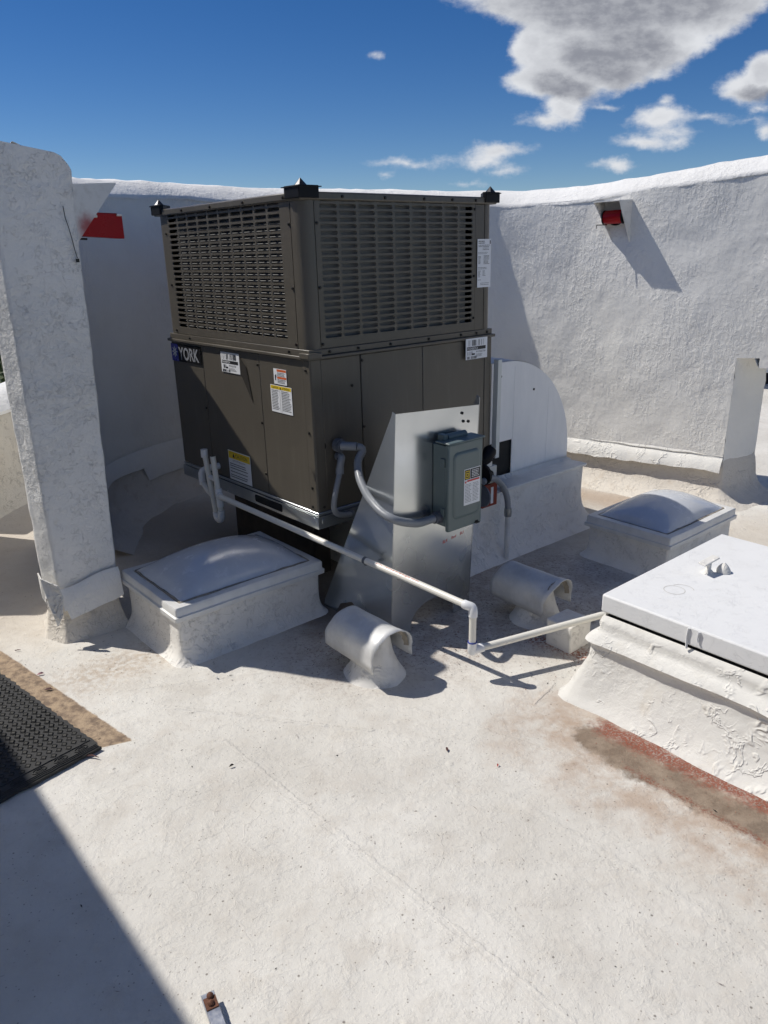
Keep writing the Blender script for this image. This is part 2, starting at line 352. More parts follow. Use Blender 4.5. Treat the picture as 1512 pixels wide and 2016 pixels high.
    for a_, b2, r_, am in (((-.80, 2.35), (-.05, 2.18), .012, .5), ((.35, 1.85), (1.15, 1.02), .02, .34), ((-.55, 2.15), (.5, 1.02), .008, .28), ((-.9, 1.9), (-.45, 1.9), .007, .15),
                           ((-.35, 1.9), (.45, 1.05), .006, .12), ((.1, 2.3), (.62, 2.0), .008, .22), ((-1.0, 2.45), (-.25, 2.62), .008, .22), ((.25, 1.6), (1.2, 1.5), .007, .15), ((.52, 2.32), (.62, 2.45), .01, .6)):
        h = n.math('ADD', h, n.math('MULTIPLY', seg_mask(n, co, a_, b2, 0.0, r_, n.math('MULTIPLY', wobf, .8)), am))
    h = n.math('SUBTRACT', h, n.math('MULTIPLY', n.math('MAXIMUM', silt, ad), .45))
    setin(n, b, Base_Color=c, Roughness=n.math('SUBTRACT', .72, n.math('MULTIPLY', silt, .15)), Normal=n.bump(h, .9, .006))
    b.inputs['Specular IOR Level'].default_value = .3
m_deck = mat('roof_coating', deck)

def unitm(n, b):
    p = n.n('ShaderNodeTexCoord').outputs['Object']
    a_ = n.noise(p, 2.6, 5, .6); q = n.vec('MULTIPLY', p, (1, 1, .12)).outputs[0]
    st_ = n.ramp(n.noise(q, 26, 5, .65), .50, .74, 0, .35)
    c = n.mix(a_, (.088, .077, .059), (.108, .095, .074)); c = n.mix(st_, c, (.15, .135, .11))
    c = n.mix(n.ramp(n.noise(p, 70, 5, .7), .62, .74, 0, .35), c, (.19, .175, .15))
    setin(n, b, Base_Color=c, Roughness=n.ramp(a_, .3, .7, .28, .42), Normal=n.bump(n.noise(p, 1.7, 2), .55, .020))
    b.inputs['Specular IOR Level'].default_value = .55
m_unit = mat('brown_baked_enamel', unitm)
m_unitd = simple('dark_cavity', (.012, .012, .011), .8)
m_black = simple('black_plastic', (.007, .007, .008), .5, spec=.22)
m_screw = simple('screw_steel', (.03, .028, .025), .45, .6)
m_spike = simple('spike_steel', (.05, .05, .052), .4, .9)
m_pvc = simple('white_pvc', (.80, .775, .69), .33, 0, .03, 10)
m_fit = simple('pvc_fitting', (.84, .84, .83), .28, 0, .02, 10)
m_rim = simple('aged_aluminium_rim', (.70, .695, .67), .5, .1, .12, 12, .15, 60)
m_print = simple('black_print', (.02, .02, .02), .5)
m_paper = simple('white_label', (.80, .81, .82), .45, 0, .03, 20)
m_red = simple('red_print', (.60, .05, .035), .5); m_orange = simple('orange_print', (.62, .13, .03), .5)
m_yellow = simple('yellow_print', (.78, .55, .02), .5); m_blue = simple('blue_print', (.02, .025, .30), .3)
m_silver = simple('silver_lettering', (.55, .56, .58), .28, .6)
m_box = simple('grey_green_enamel', (.115, .155, .155), .36, 0, .05, 6, .05, 250, .55)
m_cond = simple('grey_conduit', (.23, .245, .265), .38, 0, .05, 15, .05, 120)
m_condf = simple('conduit_fitting', (.12, .13, .15), .5, .2, .08, 30)
m_gasket = simple('dirty_sealant', (.27, .24, .195), .8, 0, .3, 40, .4, 120)
m_rubber = simple('black_rubber', (.022, .022, .021), .62, 0, .25, 30, .3, 300)
m_lens = simple('red_lens', (.36, .004, .008), .32, 0, .1, 6, spec=.25)
m_rust = simple('rusted_iron', (.14, .06, .035), .75, .3, .35, 60, .4, 200)
m_brownbox = simple('rusty_red_box', (.26, .045, .025), .55, .1, .3, 30, .2, 80)
m_leaf = simple('dry_leaf', (.10, .045, .04), .8, 0, .3, 60)
m_pink = simple('pink_petal', (.42, .22, .24), .8, 0, .2, 60)
m_silv = simple('worn_galvanised_strap', (.60, .61, .62), .35, .85, .12, 25, .1, 90)
def galv(n, b):
    p = n.n('ShaderNodeTexCoord').outputs['Object']
    a = n.noise(p, 7, 6, .6); sp_ = n.n('ShaderNodeTexVoronoi', {'Vector': p, 'Scale': 55.0}).outputs['Color']
    v = n.n('ShaderNodeSeparateColor', {0: sp_}).outputs[0]
    c = n.mix(n.ramp(a, .2, .8), (.56, .59, .60), (.66, .68, .69)); c = n.mix(n.math('MULTIPLY', v, .03), c, (.5, .54, .57))
    r = n.ramp(n.noise(p, 3, 3), .3, .7, .20, .28)
    setin(n, b, Base_Color=c, Metallic=.92, Roughness=r, Normal=n.bump(n.noise(p, 2.5, 2), .35, .012))
m_galv = mat('galvanised_sheet', galv)
def hoodm(n, b):
    p = n.n('ShaderNodeTexCoord').outputs['Object']
    a = n.noise(p, 9, 6, .65); c = n.mix(n.ramp(a, .35, .65), (.58, .58, .57), (.70, .70, .685))
    c = n.mix(n.ramp(n.noise(p, 22, 5), .60, .72, 0, .5), c, (.70, .71, .70))
    setin(n, b, Base_Color=c, Metallic=.12, Roughness=.5, Normal=n.bump(n.noise(p, 8, 5), .8, .008))
m_hood = mat('painted_sheet_metal', hoodm)
def ductm(n, b):
    p = n.n('ShaderNodeTexCoord').outputs['Object']
    q = n.vec('MULTIPLY', p, (1, 1, .25)).outputs[0]
    a = n.noise(q, 12, 6, .65); c = n.mix(n.ramp(a, .3, .7), (.80, .805, .80), (.87, .87, .86))
    setin(n, b, Base_Color=c, Metallic=.0, Roughness=.5, Normal=n.bump(n.noise(p, 4, 3), .4, .008))
m_duct = mat('brushed_white_duct_paint', ductm)
def domem(n, b):
    p = n.n('ShaderNodeTexCoord').outputs['Object']
    a = n.noise(p, 14, 6, .7)
    c = n.mix(n.ramp(a, .3, .75), (.56, .585, .62), (.62, .64, .67))
    setin(n, b, Base_Color=c, Roughness=n.ramp(a, .3, .7, .12, .30))
    b.inputs['Subsurface Weight'].default_value = .0
    b.inputs['Coat Weight'].default_value = .4; b.inputs['Coat Roughness'].default_value = .12
m_dome = mat('milky_acrylic', domem)
def coilm(n, b):
    p = n.n('ShaderNodeTexCoord').outputs['Object']
    s = n.n('ShaderNodeSeparateXYZ', {0: p}).outputs
    wv = n.n('ShaderNodeTexWave', {'Vector': p, 'Scale': 90.0}, bands_direction='X').outputs['Fac']
    c = n.mix(wv, (.12, .118, .11), (.22, .215, .20)); c = n.mix(n.ramp(n.noise(p, 3, 4), .4, .65, 0, .5), c, (.11, .108, .10))
    setin(n, b, Base_Color=c, Metallic=0.0, Roughness=.65)
m_coil = mat('aluminium_coil_fins', coilm)
m_tube = simple('coil_tube', (.17, .17, .165), .5, .0)
def grassm(n, b):
    p = pos(n); a = n.noise(p, .6, 6, .7); c = n.mix(a, (.035, .055, .014), (.09, .10, .03))
    setin(n, b, Base_Color=c, Roughness=.9, Normal=n.bump(n.noise(p, 4, 6), 1, .2))
m_grass = mat('grass', grassm)
m_foli = simple('tree_leaf', (.045, .075, .018), .6, 0, .35, 2)
m_bark = simple('bark', (.09, .065, .045), .9, 0, .2, 20, .6, 40)

# ------------------------------------------------------------------ frame shared by everything square to the unit
YAW = R(40.3); OX, OY = -.277, 3.08
def wl(x, y, z=0.0):                     # unit-aligned coordinates -> world
    return (OX+x*math.cos(YAW)-y*math.sin(YAW), OY+x*math.sin(YAW)+y*math.cos(YAW), z)

# ================================================================== SETTING
def graded(a, b, fa, fb_, fine, coarse):
    xs = []; x = a
    while x < b:
        xs.append(x); x += fine if fa <= x < fb_ else coarse
    xs.append(b); return xs
xs = graded(-4.5, 9, -2.4, 3.0, .04, .5); ys = graded(-4, 12, .6, 5.6, .04, .5)
mb = MB(); mb.grid([[(x, y, .004*fb((x, y, 0), 1.3)+.0015*nz((x, y, 0), 9)) for x in xs] for y in ys])
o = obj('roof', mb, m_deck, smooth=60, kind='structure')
mb = MB().box(-4.5, 9, -4, 12, -3.2, -.06); obj('building_below', mb, m_tan, kind='structure')
g = MB(); gx = [-900, -200, -60, -30, -15, 0, 15, 30, 60, 200, 900]
g.grid([[(x, y, -3.2+.3*nz((x, y, 0), .05)) for x in gx] for y in gx]); obj('ground', g, m_grass, smooth=60, kind='structure')

# ---- parapet wall that curves round the unit
CP = [(-1.285, 3.16, 0), (-1.44, 3.5, 0), (-1.56, 3.95, 0), (-1.60, 4.4, 0), (-1.33, 4.95, 0), (-.75, 5.29, 0), (0, 5.44, 0), (.45, 5.43, 0), (.85, 5.33, 0), (1.28, 5.07, 0), (1.70, 4.74, 0), (2.15, 4.42, 0), (2.95, 3.85, 0), (3.9, 3.25, 0)]
path = catmull(CP, .035)
acc = [0.0]
for i in range(1, len(path)): acc.append(acc[-1]+(path[i]-path[i-1]).length)
def near(pt): return min(range(len(path)), key=lambda i: (path[i].xy-Vector(pt)).length)
iL0, iL1, iR0, iR1 = near((-1.36, 3.3)), near((-1.52, 3.75)), near((2.085, 4.47)), near((2.90, 3.88))
def nrm(i):
    t = (path[min(i+1, len(path)-1)]-path[max(i-1, 0)]).normalized(); return Vector((t.y, -t.x, 0))
topkey = [(-1.285, 3.16, 1.84), (-1.6, 4.4, 1.83), (-1.33, 4.95, 1.84), (0, 5.44, 1.80), (.85, 5.33, 1.765), (1.28, 5.07, 1.785), (1.7, 4.74, 1.83), (2.15, 4.42, 1.885), (2.95, 3.85, 1.97), (3.9, 3.25, 2.0)]
tk = [(acc[near(k[:2])], k[2]) for k in topkey]
def ztop(s):
    for (a, za), (b, zb) in zip(tk, tk[1:]):
        if s <= b: return za+(zb-za)*max(0, (s-a))/(b-a)
    return tk[-1][1]
TH = .30
def thf(i): return .13+.17*min(1.0, acc[i]/1.0)
wall = thing('parapet_wall', 'tall white stucco parapet wall curving round behind the brown rooftop unit', 'wall')
zl = [0, .1, .2, .3, .4]+[.4+.06*k for k in range(1, 24)]
SH = {iR0: 3}
def wall_grid(side):
    mb = MB(); rows = []
    nzl = 34
    for j in range(nzl+1):
        row = []
        for i in range(len(path)):
            zt = ztop(acc[i]); z = zt*j/nzl
            zz = z
            off = (0 if side > 0 else -thf(i))
            d = .012*nz((path[i].x, path[i].y, z), 2.2) + .006*nz((path[i].x, path[i].y, z), 7)
            p = path[i]+nrm(i)*(off+d*side)
            row.append((p.x, p.y, zz))
        rows.append(row)
    m = len(path); vs = [p for r_ in rows for p in r_]; fs = []
    for j in range(nzl):
        for i in range(m-1):
            zc = (rows[j][i][2]+rows[j+1][i][2])/2
            if iR0+(0 if side > 0 else 3) <= i < iR1 and zc < .86: continue
            if iL0 <= i < iL1 and zc < .5: continue
            fs.append((j*m+i, j*m+i+1, (j+1)*m+i+1, (j+1)*m+i))
    mb.add(vs, fs); return mb, rows
mbi, rin = wall_grid(1); mbo, rout = wall_grid(-1)
body = MB(); body.add(mbi.v, mbi.f); body.add(mbo.v, mbo.f)
def jamb(i, h, flip):
    rows = []
    for k in range(9):
        t = k/8; rows.append([(*(Vector(rin[j][i][:2]).lerp(Vector(rout[j][i+SH.get(i, 0)][:2]), t)+Vector((.008*nz((t, j*.3, i), 3), .008*nz((t, j*.3, i+4), 3))))[:2], rin[j][i][2]) for j in range(35) if rin[j][i][2] < h+.05])
    body.grid(rows)
jamb(iR0, .86, 0); jamb(iR1, .86, 1); jamb(iL0, .5, 0); jamb(iL1, .5, 1); jamb(0, 3, 0)
def soffit(i0, i1, h):
    rows = []
    for i in range(i0, i1+1):
        js = [j for j in range(35) if (rin[j][i][2]+rin[min(j+1, 34)][i][2])/2 >= h]; j = js[0]
        io = i+round(3*(i1-i)/(i1-i0)) if i0 == iR0 else i
        rows.append([(*Vector(rin[j][i][:2]).lerp(Vector(rout[j][io][:2]), t), rin[j][i][2]) for t in (0, .5, 1)])
    body.grid(rows)
soffit(iR0, iR1, .86); soffit(iL0, iL1, .5)
obj('wall_body', body, m_wall, wall, smooth=50)
cap = MB(); rows = []
prof = [(.004, -.012), (.005, .0), (-.010, .016), (-.055, .052), (-.11, .088), (-.165, .098), (-.235, .07), (-TH-.004, .0), (-TH-.004, -.02)]
for i in range(len(path)):
    s_ = acc[i]; zt = ztop(s_)
    r_ = []
    for (o_, dz) in prof:
        jit = .010*nz((path[i].x*1, path[i].y*1, o_), 3.0)+.006*nz((path[i].x, path[i].y, o_), 14)
        p = path[i]+nrm(i)*(o_*(thf(i)/TH if o_ < -.02 else 1)+.5*jit); r_.append((p.x, p.y, zt+dz+jit))
    rows.append(r_)
cap.grid(rows); obj('coping', cap, m_cap, wall, smooth=60)
def sweep_base(stations, name, profile, mt, amp, freq, label=None, seed=0):
    mb = MB(); rows = []; s_ = 0; last = None
    for (p0, n0) in stations:
        if last is not None: s_ += (p0-last).length+.01
        last = p0; r_ = []
        for k, (o_, z) in enumerate(profile):
            q = (s_, k*.37, seed)
            p = p0+n0*(o_+amp*fb(q, freq, seed)*(.3+.7*k/len(profile)))
            r_.append((p.x, p.y, max(-.02, z+amp*.8*fb(q, freq*1.3, seed+3)*(1 if 0 < k else .3))))
        rows.append(r_)
    mb.grid(rows); return obj(name, mb, mt, wall, smooth=60, label=label)
PF = [(-.004, .27), (.012, .235), (.016, .19), (.025, .13), (.05, .08), (.085, .045), (.13, .018), (.19, .0), (.24, -.02)]
def turn(p, a, b, k=7): return [(p, (a*(1-i/k)+b*(i/k)).normalized()) for i in range(1, k)]
def tng(i): return Vector((-nrm(i).y, nrm(i).x, 0))
ci = path[iR0]; co2 = path[iR0+3]-nrm(iR0)*TH
stn = [(path[i], nrm(i)) for i in range(iL1, iR0+1)]+turn(ci, nrm(iR0), tng(iR0))+[(ci.lerp(co2, k/6), tng(iR0)) for k in range(7)]+turn(co2, tng(iR0), -nrm(iR0))
sweep_base(stn, 'base_flashing', PF, m_cant, .010, 2.5, 'cream sloped membrane at the foot of the wall')
sweep_base([(path[i], nrm(i)) for i in range(iR1, len(path))], 'base_flashing', PF, m_cant, .010, 2.5, seed=2)
# peeling counter-flashing strip along the foot of the right-hand stretch
st = MB(); rows = []
i0, i1 = near((.95, 5.33)), iR0
for i in range(i0, i1+1):
    s_ = acc[i]; f = (i-i0)/(i1-i0)
    zl_ = .200+.022*fb((s_, 0, 0), 2.6)+.012*nz((s_, 0, 0), 12)
    wv = .014*fb((s_, 5, 0), 3)
    r_ = []
    for (o_, z) in [(-.004, .300), (.006, .288+.5*wv), (-.002, .278), (.016, .270+.6*wv), (.040+wv, .248), (.058+1.5*wv, zl_+.012), (.062+1.6*wv, zl_), (.054+wv, zl_-.002), (.030, .225), (.010, .25)]:
        p = path[i]+nrm(i)*o_; r_.append((p.x, p.y, z+.006*nz((s_, z, 1), 9)))
    rows.append(r_)
st.grid(rows); obj('counter_flashing', st, m_skim, wall, smooth=50, label='lifted white flashing strip casting a shadow on the wall foot')
# left-hand one: hangs as a skirt, with a torn corner
st = MB(); rows = []
i0, i1 = near((-1.58, 4.1)), near((-.95, 5.3))
for i in range(i0, i1+1):
    s_ = acc[i]; zb_ = .19+.02*fb((s_, 9, 0), 2)+(.06 if i < near((-1.52, 4.65)) else -.03)
    rows.append([((path[i]+nrm(i)*o_).x, (path[i]+nrm(i)*o_).y, z) for (o_, z) in [(.006, .36), (.020, .33), (.028, zb_), (.022, zb_-.004)]])
st.grid(rows); obj('skirt_flashing', st, m_wall, wall, smooth=50)

# ---- pillar: the free end of the wall, nearest the camera
pil = thing('stucco_pillar', 'rough cracked white stucco pillar with rounded top at the left, beside the skylight', 'pillar', wl(-.845, .5)[:2]+(0,), YAW)
def ringpoly(pts, n=10, r=.02):          # resampled rounded polygon
    out = []; m = len(pts)
    for i in range(m):
        a, b, c = Vector(pts[i-1]), Vector(pts[i]), Vector(pts[(i+1) % m])
        u = (a-b).normalized(); v = (c-b).normalized(); rr = min(r, (a-b).length*.4, (c-b).length*.4)
        p0 = b+u*rr; p1 = b+v*rr
        for k in range(5):
            t = k/4; out.append((1-t)**2*p0+2*t*(1-t)*b+t*t*p1)
        q0 = p1; q1 = c+(b-c).normalized()*min(r, (c-b).length*.4)
        for k in range(1, n): out.append(q0.lerp(q1, k/n))
    return out
PP = [(.125, .0), (.125, .42), (-.030, .42), (-.146, .112), (-.113, .012)]
base = ringpoly(PP, 12, .012); rows = []
def ptop(x, y): # top slopes down towards the inner side and rounds over
    e = (.125-x)/.24
    return 1.915-.045*(1-e)-.055*max(0, 1-e/.22)**2.4
nz_ = 70
for j in range(nz_+1):
    r_ = []
    for q in base:
        zt = ptop(q.x, q.y); z = .17+(zt-.17)*j/nz_
        k = .010*nz((q.x, q.y, z), 2.5)+.004*fb((q.x, q.y, z), 12)
        c_ = Vector((q.x-0, q.y-.2)).normalized()*k
        r_.append((q.x+c_.x+.050*(q.x+.14)/.265*z/1.8, q.y+c_.y, z))
    rows.append(r_)
for s_ in (.9, .6, .3, .02):
    r_ = []
    for q in base:
        x = q.x*s_; y = .2+(q.y-.2)*s_
        r_.append((x+.050*(x+.14)/.265, y, ptop(q.x*(s_*.6+.4), y)+.018*(1-s_)))
    rows.append(r_)
mb = MB(); mb.grid(rows, True); obj('shaft', mb, m_pillar, pil, smooth=60)
rows = []
for j in range(15):
    t = j/14; z = .22*(1-t)-.02*t; e = .05*t**3-.012*(1-t)
    r_ = []
    for q in base:
        c_ = Vector((q.x, q.y-.2)).normalized(); k = e+.008*fb((q.x, q.y, z), 4)
        r_.append((q.x+c_.x*k, q.y+c_.y*k, z))
    rows.append(r_)
mb = MB(); mb.grid(rows, True); obj('foot', mb, m_cant, pil, smooth=60, label='cream coated foot of the pillar')
# wrapped flashing band with ragged lower edge (front and a torn corner flap)
mb = MB(); rows = []
for i in range(25):
    x = -.118+.25*i/24
    zt = .245+.012*nz((x, 0, 0), 8)+.03*i/24; zb = .105+.012*nz((x, 3, 0), 9)+.045*i/24+(.05 if i < 2 else 0)
    yo = -.012-.010*abs(nz((x, 6, 1), 6))
    rows.append([(x, yo+.006, zt), (x, yo-.006, zt-.02), (x, yo-.012-.01*nz((x, 1, 1), 12), (zt+zb)/2), (x, yo-.020-.006*nz((x, 8, 1), 14), zb), (x, yo-.012, zb)])
mb.grid(rows); obj('flashing_band', mb, m_wall, pil, smooth=50, label='grey-white flashing band wrapped round the pillar foot')
mb = MB(); fl_ = [(-.165, .09, .30), (-.175, .02, .30), (-.13, -.03, .27), (-.118, -.035, .22), (-.135, -.045, .14), (-.155, -.035, .10), (-.162, -.01, .16), (-.175, .04, .21)]
mb.add(fl_, [tuple(range(8))]); o = obj('torn_flap', mb, m_skim, pil, label='white torn membrane flap hanging at the pillar corner')
md = o.modifiers.new('thick', 'SOLIDIFY'); md.thickness = .006

# ---- low wall and tree beyond it, far left
lw = thing('low_parapet', 'low tan stucco parapet with white sloped top, left of the pillar', 'wall')
P0, P1 = Vector((-2.52, 4.28, 0)), Vector((-2.15, 6.6, 0)); t_ = (P1-P0).normalized(); n_ = Vector((t_.y, -t_.x, 0))
mb = MB(); rows = []
for i in range(40):
    p = P0+(P1-P0)*i/39; rows.append([(*(p+n_*(o_+.01*nz((i*.1, z, 0), 3)))[:2], z) for (o_, z) in [(.16, -.02), (.07, .05), (.02, .14), (0, .26), (0, .40), (0, .575), (-.3, .575), (-.3, -.05)]])
mb.grid(rows); obj('wall_face', mb, m_tan, lw, smooth=50)
mb = MB(); rows = []
for i in range(40):
    p = P0+(P1-P0)*i/39; j_ = .008*nz((i*.3, 0, 0), 3)
    rows.append([(*(p+n_*o_)[:2], z+j_) for (o_, z) in [(.012, .565), (.015, .585), (-.06, .665), (-.15, .69), (-.31, .68), (-.315, .56)]])
mb.grid(rows); obj('coping', mb, m_cap, lw, smooth=50)
mb = MB(); mb.box(-2.98, -2.46, 3.38, 4.2, -.02, 1.28)  # unseen block, added to cast shade left of the pillar
o = obj('shade_stub', mb, m_tan, bevel=.03); tag(o, 'unseen tan block added outside the left edge to shade the floor beside the pillar', 'wall')

tr = thing('leafy_tree', 'dark green leafy tree beyond the low parapet at the far left', 'tree', (-6.6, 12.0, -3.2))
mb = MB(); mb.tube([(0, 0, 0), (.1, .05, 1.2), (.05, -.1, 2.4), (.2, .1, 3.4)], [.2, .16, .12, .05], 10); obj('trunk', mb, m_bark, tr, smooth=60)
for a in range(6):
    mb = MB(); th = a*1.05; mb.tube([(.08, 0, 1.6+.2*a), (math.cos(th)*.8, math.sin(th)*.8, 2.4+.2*a), (math.cos(th)*1.5, math.sin(th)*1.5, 2.7+.25*a)], [.07, .045, .015], 6); obj('limb', mb, m_bark, tr, smooth=60)
mb = MB()
for k in range(9000):
    a = rnd.random()*2*PI; u_ = rnd.uniform(-1, 1); r_ = rnd.random()**.4
    d = Vector((math.sqrt(1-u_*u_)*math.cos(a), math.sqrt(1-u_*u_)*math.sin(a), u_))
    p = Vector((d.x*2.0*r_, d.y*2.0*r_, 2.7+d.z*1.5*r_)); p += d*.5*nz(p, 1.6)
    if nz(p, 2.2, 4) < -.18: continue
    e1 = Vector((rnd.gauss(0, 1), rnd.gauss(0, 1), rnd.gauss(0, .6))).normalized()*.055; e2 = e1.cross(Vector((rnd.gauss(0, 1), rnd.gauss(0, 1), rnd.gauss(0, 1)))).normalized()*.028
    mb.add([p-e1, p+e2, p+e1, p-e2], [(0, 1, 2, 3)])
obj('crown', mb, m_foli, tr, kind='stuff')

# ---- stair tower just behind and left of the camera (door side), casts the lower-left shadow
th_ = thing('stair_tower', 'white stucco stair tower wall outside the lower left of the view, by the door mat', 'building', wl(0, 0), YAW)
# its face runs along local y; the top edge must shade the line through (-1.119,1.975)
HT = 2.6; k_ = HT/math.tan(SUN_EL)
ex, ey = -1.119-math.sin(SUN_TRAVEL)*k_, 1.975-math.cos(SUN_TRAVEL)*k_
lx = (ex-OX)*math.cos(YAW)+(ey-OY)*math.sin(YAW)
mb = MB(); mb.box(lx-2.4, lx, -5.6, 2.24, -.02, HT-.06); obj('wall_body', mb, m_wall, th_)
mb = MB(); mb.box(lx-2.44, lx+.0, -5.64, 2.28, HT-.06, HT); obj('coping', mb, m_cap, th_)

# ---- beyond the opening on the right
fwll = thing('far_parapet', 'pale shaded parapet seen through the opening at the right edge', 'wall')
mb = MB(); mb.box(3.3, 7.5, 8.4, 8.7, .13, 1.5); obj('wall_body', mb, m_wall, fwll)
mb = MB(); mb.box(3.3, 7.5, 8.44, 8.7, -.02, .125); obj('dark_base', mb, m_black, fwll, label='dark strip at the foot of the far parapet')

# ================================================================== THE ROOFTOP UNIT
U = thing('rooftop_unit', 'large brown packaged rooftop air conditioner with slotted grilles and YORK badge', 'air conditioner', (OX, OY, 0), YAW)
U.rotation_euler = (R(-.75), 0, YAW)
W_, L_ = 1.085, 1.24; Z0, Z1, Z2, Z3 = .462, 1.122, 1.712, 1.742
# unit's own frame is tilted a hair; everything below is in its coordinates
obj('inner_core', MB().box(.02, W_-.02, .02, L_-.02, Z0+.004, Z1-.004), m_unitd, U)
def unit_box(name, *b, bev=.003, m=None, label=None): return obj(name, MB().box(*b), m or m_unit, U, bevel=bev, label=label)
unit_box('floor_pan', -.004, W_+.004, -.004, L_+.004, Z0-.012, Z0+.002, m=m_galv)
# lower cabinet panels
unit_box('access_panel', -.0, .014, .052, .388, Z0+.004, Z1-.012)
unit_box('access_panel', .001, .014, .392, .912, Z0+.004, Z1-.012)
unit_box('access_panel', .001, .014, .916, L_, Z0+.004, Z1-.012)
unit_box('service_panel', .052, .258, .0, .014, Z0+.004, Z1-.012)
unit_box('service_panel', .262, .62, -.001, .014, Z0+.004, Z1-.012)
unit_box('service_panel', .6215, 1.035, -.001, .014, Z0+.004, Z1-.012)
cp = MB().prism([(-.002, .050, Z0+.004), (-.002, .004, Z0+.004), (.004, -.002, Z0+.004), (.050, -.002, Z0+.004), (.050, .012, Z0+.004), (.012, .050, Z0+.004)], (0, 0, Z1-.012-Z0-.004))
obj('corner_post', cp, m_unit, U, smooth=30)
unit_box('corner_post', 1.037, W_, -.002, .05, Z0+.004, Z1-.012)
unit_box('rear_panel', .0, W_, L_-.012, L_+.002, Z0+.004, Z1-.012)
unit_box('end_panel', W_-.014, W_, .052, L_-.014, Z0+.004, Z1-.012)
# middle flange between the two sections
unit_box('mid_flange', -.014, W_+.014, -.014, L_+.014, Z1-.010, Z1+.004)
unit_box('mid_rail', -.002, W_+.002, -.002, L_+.002, Z1+.004, Z1+.030)
# upper section corner posts: rounded
def post(cx, cy, sx, sy):
    mb = MB(); r_ = .045; pts = []
    a_ = [(0, .074), (0, r_)]+[(r_-r_*math.cos(k*PI/16), r_-r_*math.sin(k*PI/16)) for k in range(1, 8)]+[(r_, 0), (.058, 0), (.058, .012), (.030, .02), (.012, .074)]
    pts = [(cx+sx*x, cy+sy*y, Z1+.030) for (x, y) in a_]
    mb.prism(pts, (0, 0, Z2-Z1-.030)); obj('rounded_post', mb, m_unit, U, smooth=35)
post(0, 0, 1, 1); post(0, L_, 1, -1); post(W_, 0, -1, 1); post(W_, L_, -1, -1)
# wider fixed post on the far right of the right-hand side
unit_box('side_post', .962, W_-.059, .001, .014, Z1+.030, Z2)
def slot_panel(name, x0, x1, z0, z1, cx0, cx1, cz0, cz1, nc, nr, sw, sh, rad, th, frame):
    """sheet in its own XY plane with real slots; frame maps (x,y,outward)"""
    mb = MB(); pw, ph = (cx1-cx0)/nc, (cz1-cz0)/nr
    for (a, b, c, d) in ((x0, x1, z0, cz0), (x0, x1, cz1, z1), (x0, cx0, cz0, cz1), (cx1, x1, cz0, cz1)):
        mb.add([(a, c, 0), (b, c, 0), (b, d, 0), (a, d, 0)], [(0, 1, 2, 3)])
    q = 3
    for i in range(nc):
        for j in range(nr):
            mx_, my_ = cx0+(i+.5)*pw, cz0+(j+.5)*ph
            O_ = [(mx_-pw/2, my_-ph/2, 0), (mx_+pw/2, my_-ph/2, 0), (mx_+pw/2, my_+ph/2, 0), (mx_-pw/2, my_+ph/2, 0)]
            I_ = []
            for c_ in range(4):
                sx = (-1, 1, 1, -1)[c_]; sy = (-1, -1, 1, 1)[c_]
                ccx, ccy = mx_+sx*(sw/2-rad), my_+sy*(sh/2-rad)
                a0 = (PI, 1.5*PI, 0, .5*PI)[c_]
                for k in range(q+1):
                    a = a0+k*PI/2/q; I_.append((ccx+rad*math.cos(a), ccy+rad*math.sin(a), 0))
            n_i = len(I_); D_ = [(x+(mx_-x)*.06, y+(my_-y)*.10, -th) for (x, y, _) in I_]
            fs = []
            for c_ in range(4):
                b_ = 4+c_*(q+1)
                for k in range(q): fs.append((c_, b_+k+1, b_+k))
                nb = 4+((c_+1) % 4)*(q+1)
                fs.append((c_, (c_+1) % 4, nb, b_+q))
            for k in range(n_i): fs.append((4+k, 4+(k+1) % n_i, 4+n_i+(k+1) % n_i, 4+n_i+k))
            mb.add(O_+I_+D_, fs)
    me = mesh_of(mb, name); bm = bmesh.new(); bm.from_mesh(me); bmesh.ops.remove_doubles(bm, verts=bm.verts, dist=1e-5); bm.to_mesh(me); bm.free()
    return obj(name, me, m_unit, U, M=frame, smooth=40)
# left grille: outward -x, image-right is -y.  local X = distance from far edge
FL = lambda y, z, d=0.0: face_frame((-d, y, z), (0, -1, 0), (0, 0, 1))
FR = lambda x, z, d=0.0: face_frame((x, -d, z), (1, 0, 0), (0, 0, 1))
y0_, y1_ = 1.165, .076
slot_panel('grille_panel', 0, y0_-y1_, 0, Z2-Z1-.033, y0_-1.128, y0_-.142, .030, .030+22*.02455, 10, 22,   .0880, .0168, .0055, .004, FL(y0_, Z1+.032, .001))
slot_panel('grille_panel', 0, .9, 0, Z2-Z1-.033, .018, .018+9*.0968, .034, .034+22*.0246, 9, 22, .086, .0155, .0077, .004, FR(.060, Z1+.032, .001))
unit_box('far_side_panel', W_-.003, W_, .06, L_-.06, Z1+.03, Z2); unit_box('rear_top_panel', .06, W_-.06, L_-.003, L_, Z1+.03, Z2)
# coils behind the slots
obj('condenser_coil', MB().box(.085, .92, .022, .040, Z1+.032, Z2-.005), m_coil, U)
obj('dark_liner', MB().box(.06, W_-.06, .10, L_-.06, Z1+.032, Z2-.01), m_unitd, U)
mb = MB()
for k in range(22):
    z = Z1+.062+.0105+k*.02455
    mb.cyl((.024, .13, z-.001), (.024, 1.10, z-.001), .0036, 6)
obj('coil_tubes', mb, m_tube, U, smooth=40, kind='stuff')
mb = MB()
for k in range(90): 
    y = .12+k*.0102; mb.box(.034, .040, y, y+.0022, Z1+.035, Z2-.005)
obj('coil_fins', mb, m_coil, U, kind='stuff')
obj('coil_face', MB().box(.040, .060, .10, 1.10, Z1+.034, Z2-.006), m_coil, U)
